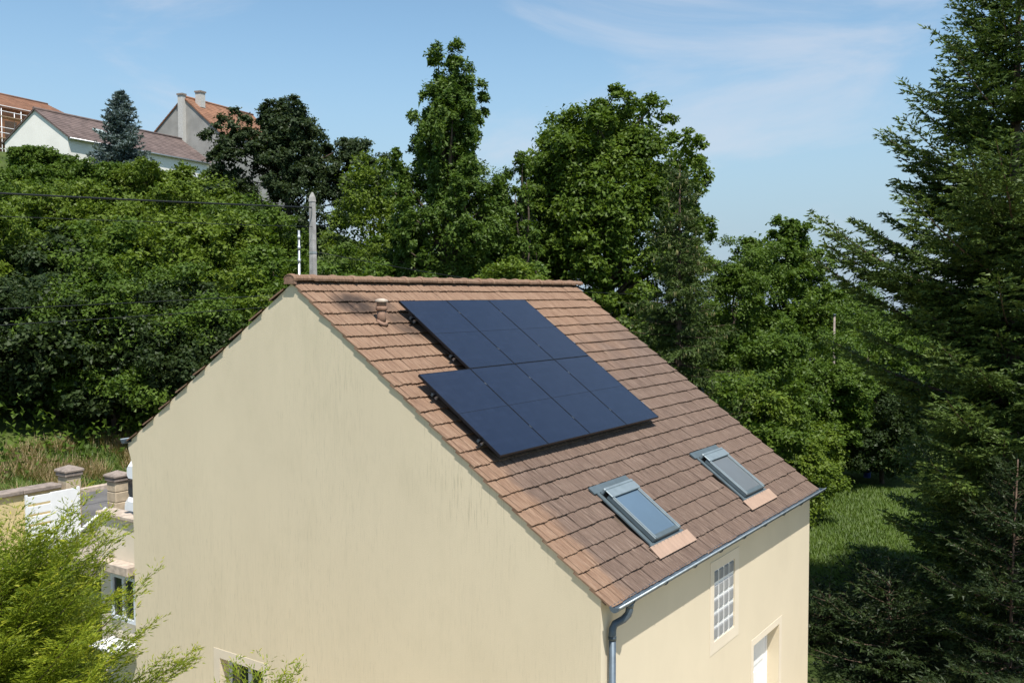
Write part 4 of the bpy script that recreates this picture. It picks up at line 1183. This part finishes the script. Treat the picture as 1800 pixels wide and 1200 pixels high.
broadleaf('broadleaf_tree', 'upright light green tree between the dark crowned tree and the ash', 'tree', (23.7, 25.4, gz(23.7, 25.4)), 10.4 - gz(23.7, 25.4), 2.1, M['leaf_b'], 151, GS, nb=90, nt=9, nl=16, L=.16, W=.10, rb=.34, low=-.9, core=1500)
# undergrowth filling the slope
rg = np.random.default_rng(77)
n = 60000
ux = rg.uniform(-4, 40, n); uy = 18.2 + rg.uniform(0, 1, n) ** 1.2 * 34
keep = (ux < 36) & (ux > -4 + (uy - 18) * .25); ux, uy = ux[keep], uy[keep]; n = len(ux)
uz = ground_z(ux, uy) + rg.uniform(0, 1, n) ** .8 * (.8 + .9 * np.sin(ux * 1.3) * np.sin(uy * 1.1 + 1))
V, Fc = leaf_cards(rg, np.stack([ux, uy, uz], 1), unit(rg.normal(size=(n, 3)) + np.array([0, -.3, .8])), .15, .11, True)
tag(link_mesh('undergrowth', np_mesh('undergrowth', V, Fc, M['leaf_a'], rnd=rg.uniform(0, 1, n))), 'low green undergrowth covering the slope between the trees', 'undergrowth', kind='stuff')
# the named big trees
b0 = gz(27.2, 34.9)
broadleaf('dark_tree', 'tall dark grey-green tree with an open ragged crown against the sky', 'tree', (27.2, 34.9, b0), 9.7, 3.0, M['leaf_ct'], 201, nb=420, nt=9, nl=24, L=.17, W=.11, rb=.28, low=-.8, core=3500, tri=True,
          lobes=[((.1, 0, 6.6), (2.1, 2.1, 3.1), 9.0), ((.3, -.6, 3.4), (2.9, 2.9, 3.0), 7.0), ((-2.0, 2.2, 5.4), (1.6, 1.6, 2.7), 5.0), ((2.2, -2.9, 4.8), (2.1, 2.1, 2.9), 7.0)] + lumps(31, [(5.4, 1.6), (7.0, 1.5), (8.6, .9), (9.2, .4)], 16, .95, 1.0) + [((-2.0 + c_, 2.3 - c_, z_), (.95, .95, 1.0), .7) for c_, z_ in ((0, 8.3), (.5, 7.5), (-.5, 7.3), (-.2, 6.2), (.3, 5.2), (-.6, 4.8))] + [((1.9 + c_ * .7, -2.7 - c_, z_), (1.05, 1.05, 1.1), .8) for c_, z_ in ((0, 6.9), (.5, 6.3), (-.5, 5.6), (.9, 5.2), (.2, 4.6), (1.1, 4.0), (0, 3.4))])
b0 = gz(21.1, 18.96)
broadleaf('ash_tree', 'tall slender ash with feathery upright crown behind the ridge', 'tree', (21.1, 18.96, b0), 14.9, 3.0, M['leaf_e'], 202, nb=640, nt=9, nl=20, L=.17, W=.078, rb=.26, low=-.9, core=3000, flat=1.3, amp=.4,
          lobes=[((0, 0, 10.2), (1.2, 1.2, 3.4), 15), ((.2, -.3, 6.6), (2.2, 2.2, 3.8), 26)] + lumps(33, [(3.0, 2.6), (5.5, 2.7), (7.5, 2.7), (9.3, 2.25), (10.8, 1.65), (12.2, 1.0), (13.6, .25)], 70, .50, 1.30) + [((.8, -1.15, 12.0), (.34, .34, 1.2), .35), ((-.2, .25, 13.1), (.40, .40, 1.3), .8), ((.2, -.25, 13.0), (.40, .40, 1.3), .8)])
broadleaf('broadleaf_tree', 'thin upright leafy sapling between the ash and the round maple', 'tree', (22.6, 16.3, gz(22.6, 16.3)), 10.6, .9, M['leaf_e'], 203, nb=60, nt=8, nl=14, L=.19, W=.085, rb=.3, low=-.9, core=300, flat=.9,
          lobes=[((0, 0, 8.9), (.45, .45, 1.7), .3), ((.0, .0, 6.3), (1.1, 1.1, 2.0), .6), ((.2, -.3, 4.2), (1.3, 1.3, 2.2), .6)])
b0 = gz(28.3, 15.5)
broadleaf('maple_tree', 'large round broad-crowned maple behind the solar panels', 'tree', (28.3, 15.5, b0), 13.9, 4.2, M['leaf_d'], 204, nb=560, nt=11, nl=22, L=.17, W=.13, rb=.34, low=-.7, core=5000, tri=True, amp=.22,
          lobes=[((-.2, .3, 8.6), (4.0, 4.0, 4.7), 55)] + lumps(35, [(2.2, 3.0), (4.6, 3.7), (6.5, 4.2), (8.5, 4.3), (10.5, 3.7), (12.2, 2.6), (13.2, 1.1)], 66, 1.2, 1.0))
broadleaf('broadleaf_tree', 'light green bushy tree in front of the dark hollow under the maple', 'tree', (19.6, 14.9, gz(19.6, 14.9)), 6.8, 1.7, M['leaf_b'], 205, nb=80, nt=9, nl=18, L=.15, W=.10, rb=.36, low=-.9, core=800)
conifer('spruce_tree', 'drooping spruce hung with pale cones, in front of the maple', 'tree', (18.7, 7.7, -4.25), 11.9, 2.9, M['needle_spruce'], 301, clear=.08, whorl=.42, per=7, prof=.72, s_lo=-.42, s_hi=.15, curl=.18, tw=.17, twl=.38, twmax=.7, sub=.12, dens=22, lc=.13, wc=.042, droop=.42, cones=230, rag=.3)
broadleaf('broadleaf_tree', 'domed broadleaf tree against the pale sky right of the spruce', 'tree', (40.3, 11.6, gz(40.3, 11.6)), 9.5, 3.8, M['leaf_a'], 206, nb=220, nt=9, nl=22, L=.19, W=.13, rb=.36, low=-.9, core=1500,
          lobes=[((0, 0, 4.8), (2.9, 2.9, 3.6), 20.0)] + lumps(37, [(1.5, 3.2), (4.0, 3.2), (6.0, 2.5), (7.6, 1.5), (9.2, .7)], 30, .95, .95))
right = [
 (22.1, 6.1, 1.0, 2.1, 'leaf_b', 'bright green bush rising right behind the far roof corner'),
 (26.7, 6.5, -1.2, 1.9, 'leaf_b', 'low bright bush at the back of the lawn, beside the far eave corner'),
 (29.5, 5.9, 2.5, 2.5, 'leaf_a', 'leafy tree beside the thin grey post, right of the roof'),
 (35.0, 12.2, 6.6, 3.0, 'leaf_a', 'green tree half hidden behind the cone-hung spruce'),
 (31.0, 4.2, .6, 2.3, 'leaf_c', 'dark bush at the back edge of the lawn, left of the firs'),
 (17.2, 5.2, 1.9, 1.6, 'leaf_a', 'mid green bushy tree below the cone-hung spruce'),
 (23.5, 6.6, 3.0, 2.3, 'leaf_a', 'leafy tree right of the cone-hung spruce at roof height'),
 (47.0, 10.5, 4.5, 3.2, 'leaf_a', 'distant rounded tree on the skyline between the domed tree and the tall fir'),
 (37.5, 6.5, 4.3, 3.0, 'leaf_a', 'round tree on the horizon just left of the fir branches'),
 (44.5, 5.2, 3.8, 3.2, 'leaf_a', 'distant tree seen through the fir branches at horizon height'),
 (46.5, 2.0, 3.4, 3.2, 'leaf_c', 'dark distant tree behind the tall fir trunk'),
]
for i, (x, y, zt, R, m, lab) in enumerate(right):
    z0 = gz(x, y); H = zt - z0
    broadleaf('broadleaf_tree', lab, 'tree', (x, y, z0 - .05), H, R, M[m], 400 + i, 'trees and bushes to the right of the house', nb=int(46 * R ** 1.2), nt=12, nl=32, L=.115, W=.085, rb=.34, low=-.95, core=2000,
              lobes=[((0, 0, H * .5), (R * .85, R * .85, H * .46), 4.0)] + lumps(600 + i, [(H * .10, R * .75), (H * .35, R * .85), (H * .6, R * .8), (H * .84, R * .42)], 12, R * .40, R * .38))
conifer('fir_tree', 'tall dark fir with upswept branches filling the right edge', 'tree', (12.4, -2.5, -4.25), 15.2, 4.3, M['needle_fir'], 302, clear=.05, whorl=.58, per=8, s_lo=-.10, s_hi=.40, curl=.30, tw=.115, twl=.38, twmax=.85, tmin=.18, sub=.09, dens=22, lc=.10, wc=.041, spread=.55, rag=.28, droop=.10, pts=((0, .2, .35, .47, .55, .64, .74, .84, .93, 1), (2.3, 2.7, 3.3, 3.55, 3.0, 2.4, 1.75, 1.1, .55, .1)))
conifer('fir_tree', 'shorter broad fir standing between the lawn and the tall fir', 'tree', (17.6, -1.5, -4.25), 8.8, 2.8, M['needle_fir'], 303, clear=.04, whorl=.42, per=7, prof=.72, s_lo=-.15, s_hi=.45, curl=.22, tw=.15, twl=.40, twmax=.85, sub=.11, dens=20, lc=.12, wc=.040, rag=.30)
conifer('fir_tree', 'young dark fir low at the bottom right in front of the tall fir', 'tree', (9.9, -2.9, -4.25), 4.8, 2.1, M['needle_shaded'], 304, clear=.03, whorl=.40, per=7, prof=.75, s_lo=-.1, s_hi=.45, curl=.2, tw=.14, twl=.42, twmax=.8, sub=.10, dens=22, lc=.10, wc=.036, rag=.30, trunk_r=.035)
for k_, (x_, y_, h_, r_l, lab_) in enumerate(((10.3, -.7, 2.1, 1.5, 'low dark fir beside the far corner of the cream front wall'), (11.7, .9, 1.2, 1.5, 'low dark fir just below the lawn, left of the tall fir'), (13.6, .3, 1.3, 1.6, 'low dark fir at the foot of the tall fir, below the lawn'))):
    conifer('fir_tree', lab_, 'tree', (x_, y_, -4.25), h_, r_l, M['needle_shaded'], 330 + k_, clear=.02, whorl=.26, per=8, prof=.5, s_lo=-.05, s_hi=.5, curl=.2, tw=.15, twl=.42, twmax=.7, sub=.10, dens=18, lc=.10, wc=.036, rag=.3, droop=.1)
conifer('blue_spruce', 'blue-grey spruce standing before the white house on the hill', 'tree', (33.9, 60.6, 12.2), 6.8, 2.75, M['needle_blue'], 306, clear=.03, whorl=.34, per=9, prof=.80, s_lo=-.18, s_hi=.4, curl=.18, tw=.20, twl=.36, twmax=.7, sub=.2, dens=10, lc=.22, wc=.11, rag=.2)
conifer('golden_cypress', 'large golden cypress in front of the gable at bottom left', 'cypress', (-4.72, 4.10, -4.25), 5.08, 1.85, M['cypress'], 307, clear=.40, whorl=.15, per=10, prof=.42, s_lo=.10, s_hi=.85, curl=.18, tw=.085, twl=.34, twmax=.45, tmin=.14, sub=.024, sublen=.34, dens=33, lc=.040, wc=.0115, spread=.32, twang=36, rag=.26, tipw=1.5, wood=.6)
conifer('golden_cypress', 'small golden cypress whose tip rises before the gable window', 'cypress', (-3.62, 1.62, -4.25), 4.25, .7, M['cypress'], 308, clear=.3, whorl=.17, per=7, prof=.5, s_lo=.35, s_hi=1.0, curl=.25, tw=.085, twl=.32, twmax=.4, sub=.03, sublen=.34, dens=33, lc=.040, wc=.0115, spread=.30, twang=36, rag=.3, tipw=1.5, wood=.6)

# ------------------------------------------------------------------ grasses
rg = np.random.default_rng(9)
def blades(n, x, y, h, wdt, lean, mat, name, lab):
    z = ground_z(x, y); P = np.stack([x, y, z], 1)
    a = rg.uniform(0, 2 * math.pi, n); D = unit(np.stack([np.cos(a) * lean, np.sin(a) * lean, np.ones(n)], 1) * 1.0)
    hh = (h * rg.uniform(.5, 1.3, n))[:, None]; s = np.stack([-np.sin(a), np.cos(a), np.zeros(n)], 1) * wdt
    V = np.stack([P - s, P + s, P + D * hh], 1).reshape(-1, 3)
    tag(link_mesh(name, np_mesh(name, V, np.arange(3 * n).reshape(n, 3), mat, rnd=rg.uniform(0, 1, n), tip=np.zeros(n))), lab, 'grass', kind='stuff')
n = 26000
x = rg.uniform(-4, 12, n); y = 17.1 + rg.uniform(0, 1, n) ** 1.3 * 2.6
k = np.sin(x * 2.1) + np.sin(x * 5.3 + 1) + np.sin(y * 4 + x) > -.2
blades(k.sum(), x[k], y[k], .42, .010, .75, M['drygrass'], 'dry_grass', 'tall dry straw-coloured grass along the foot of the bank')
n = 9000
x = rg.uniform(-4, 12, n); y = 17.1 + rg.uniform(0, 1, n) * 2.6
blades(n, x, y, .34, .012, .8, M['grass'], 'verge_grass', 'green weeds among the dry grass by the road')
n = 45000
x = rg.uniform(15, 30, n); y = rg.uniform(0, 6.5, n)
blades(n, x, y, .16, .018, .8, M['grass'], 'lawn_grass', 'sunlit green lawn beyond the house')
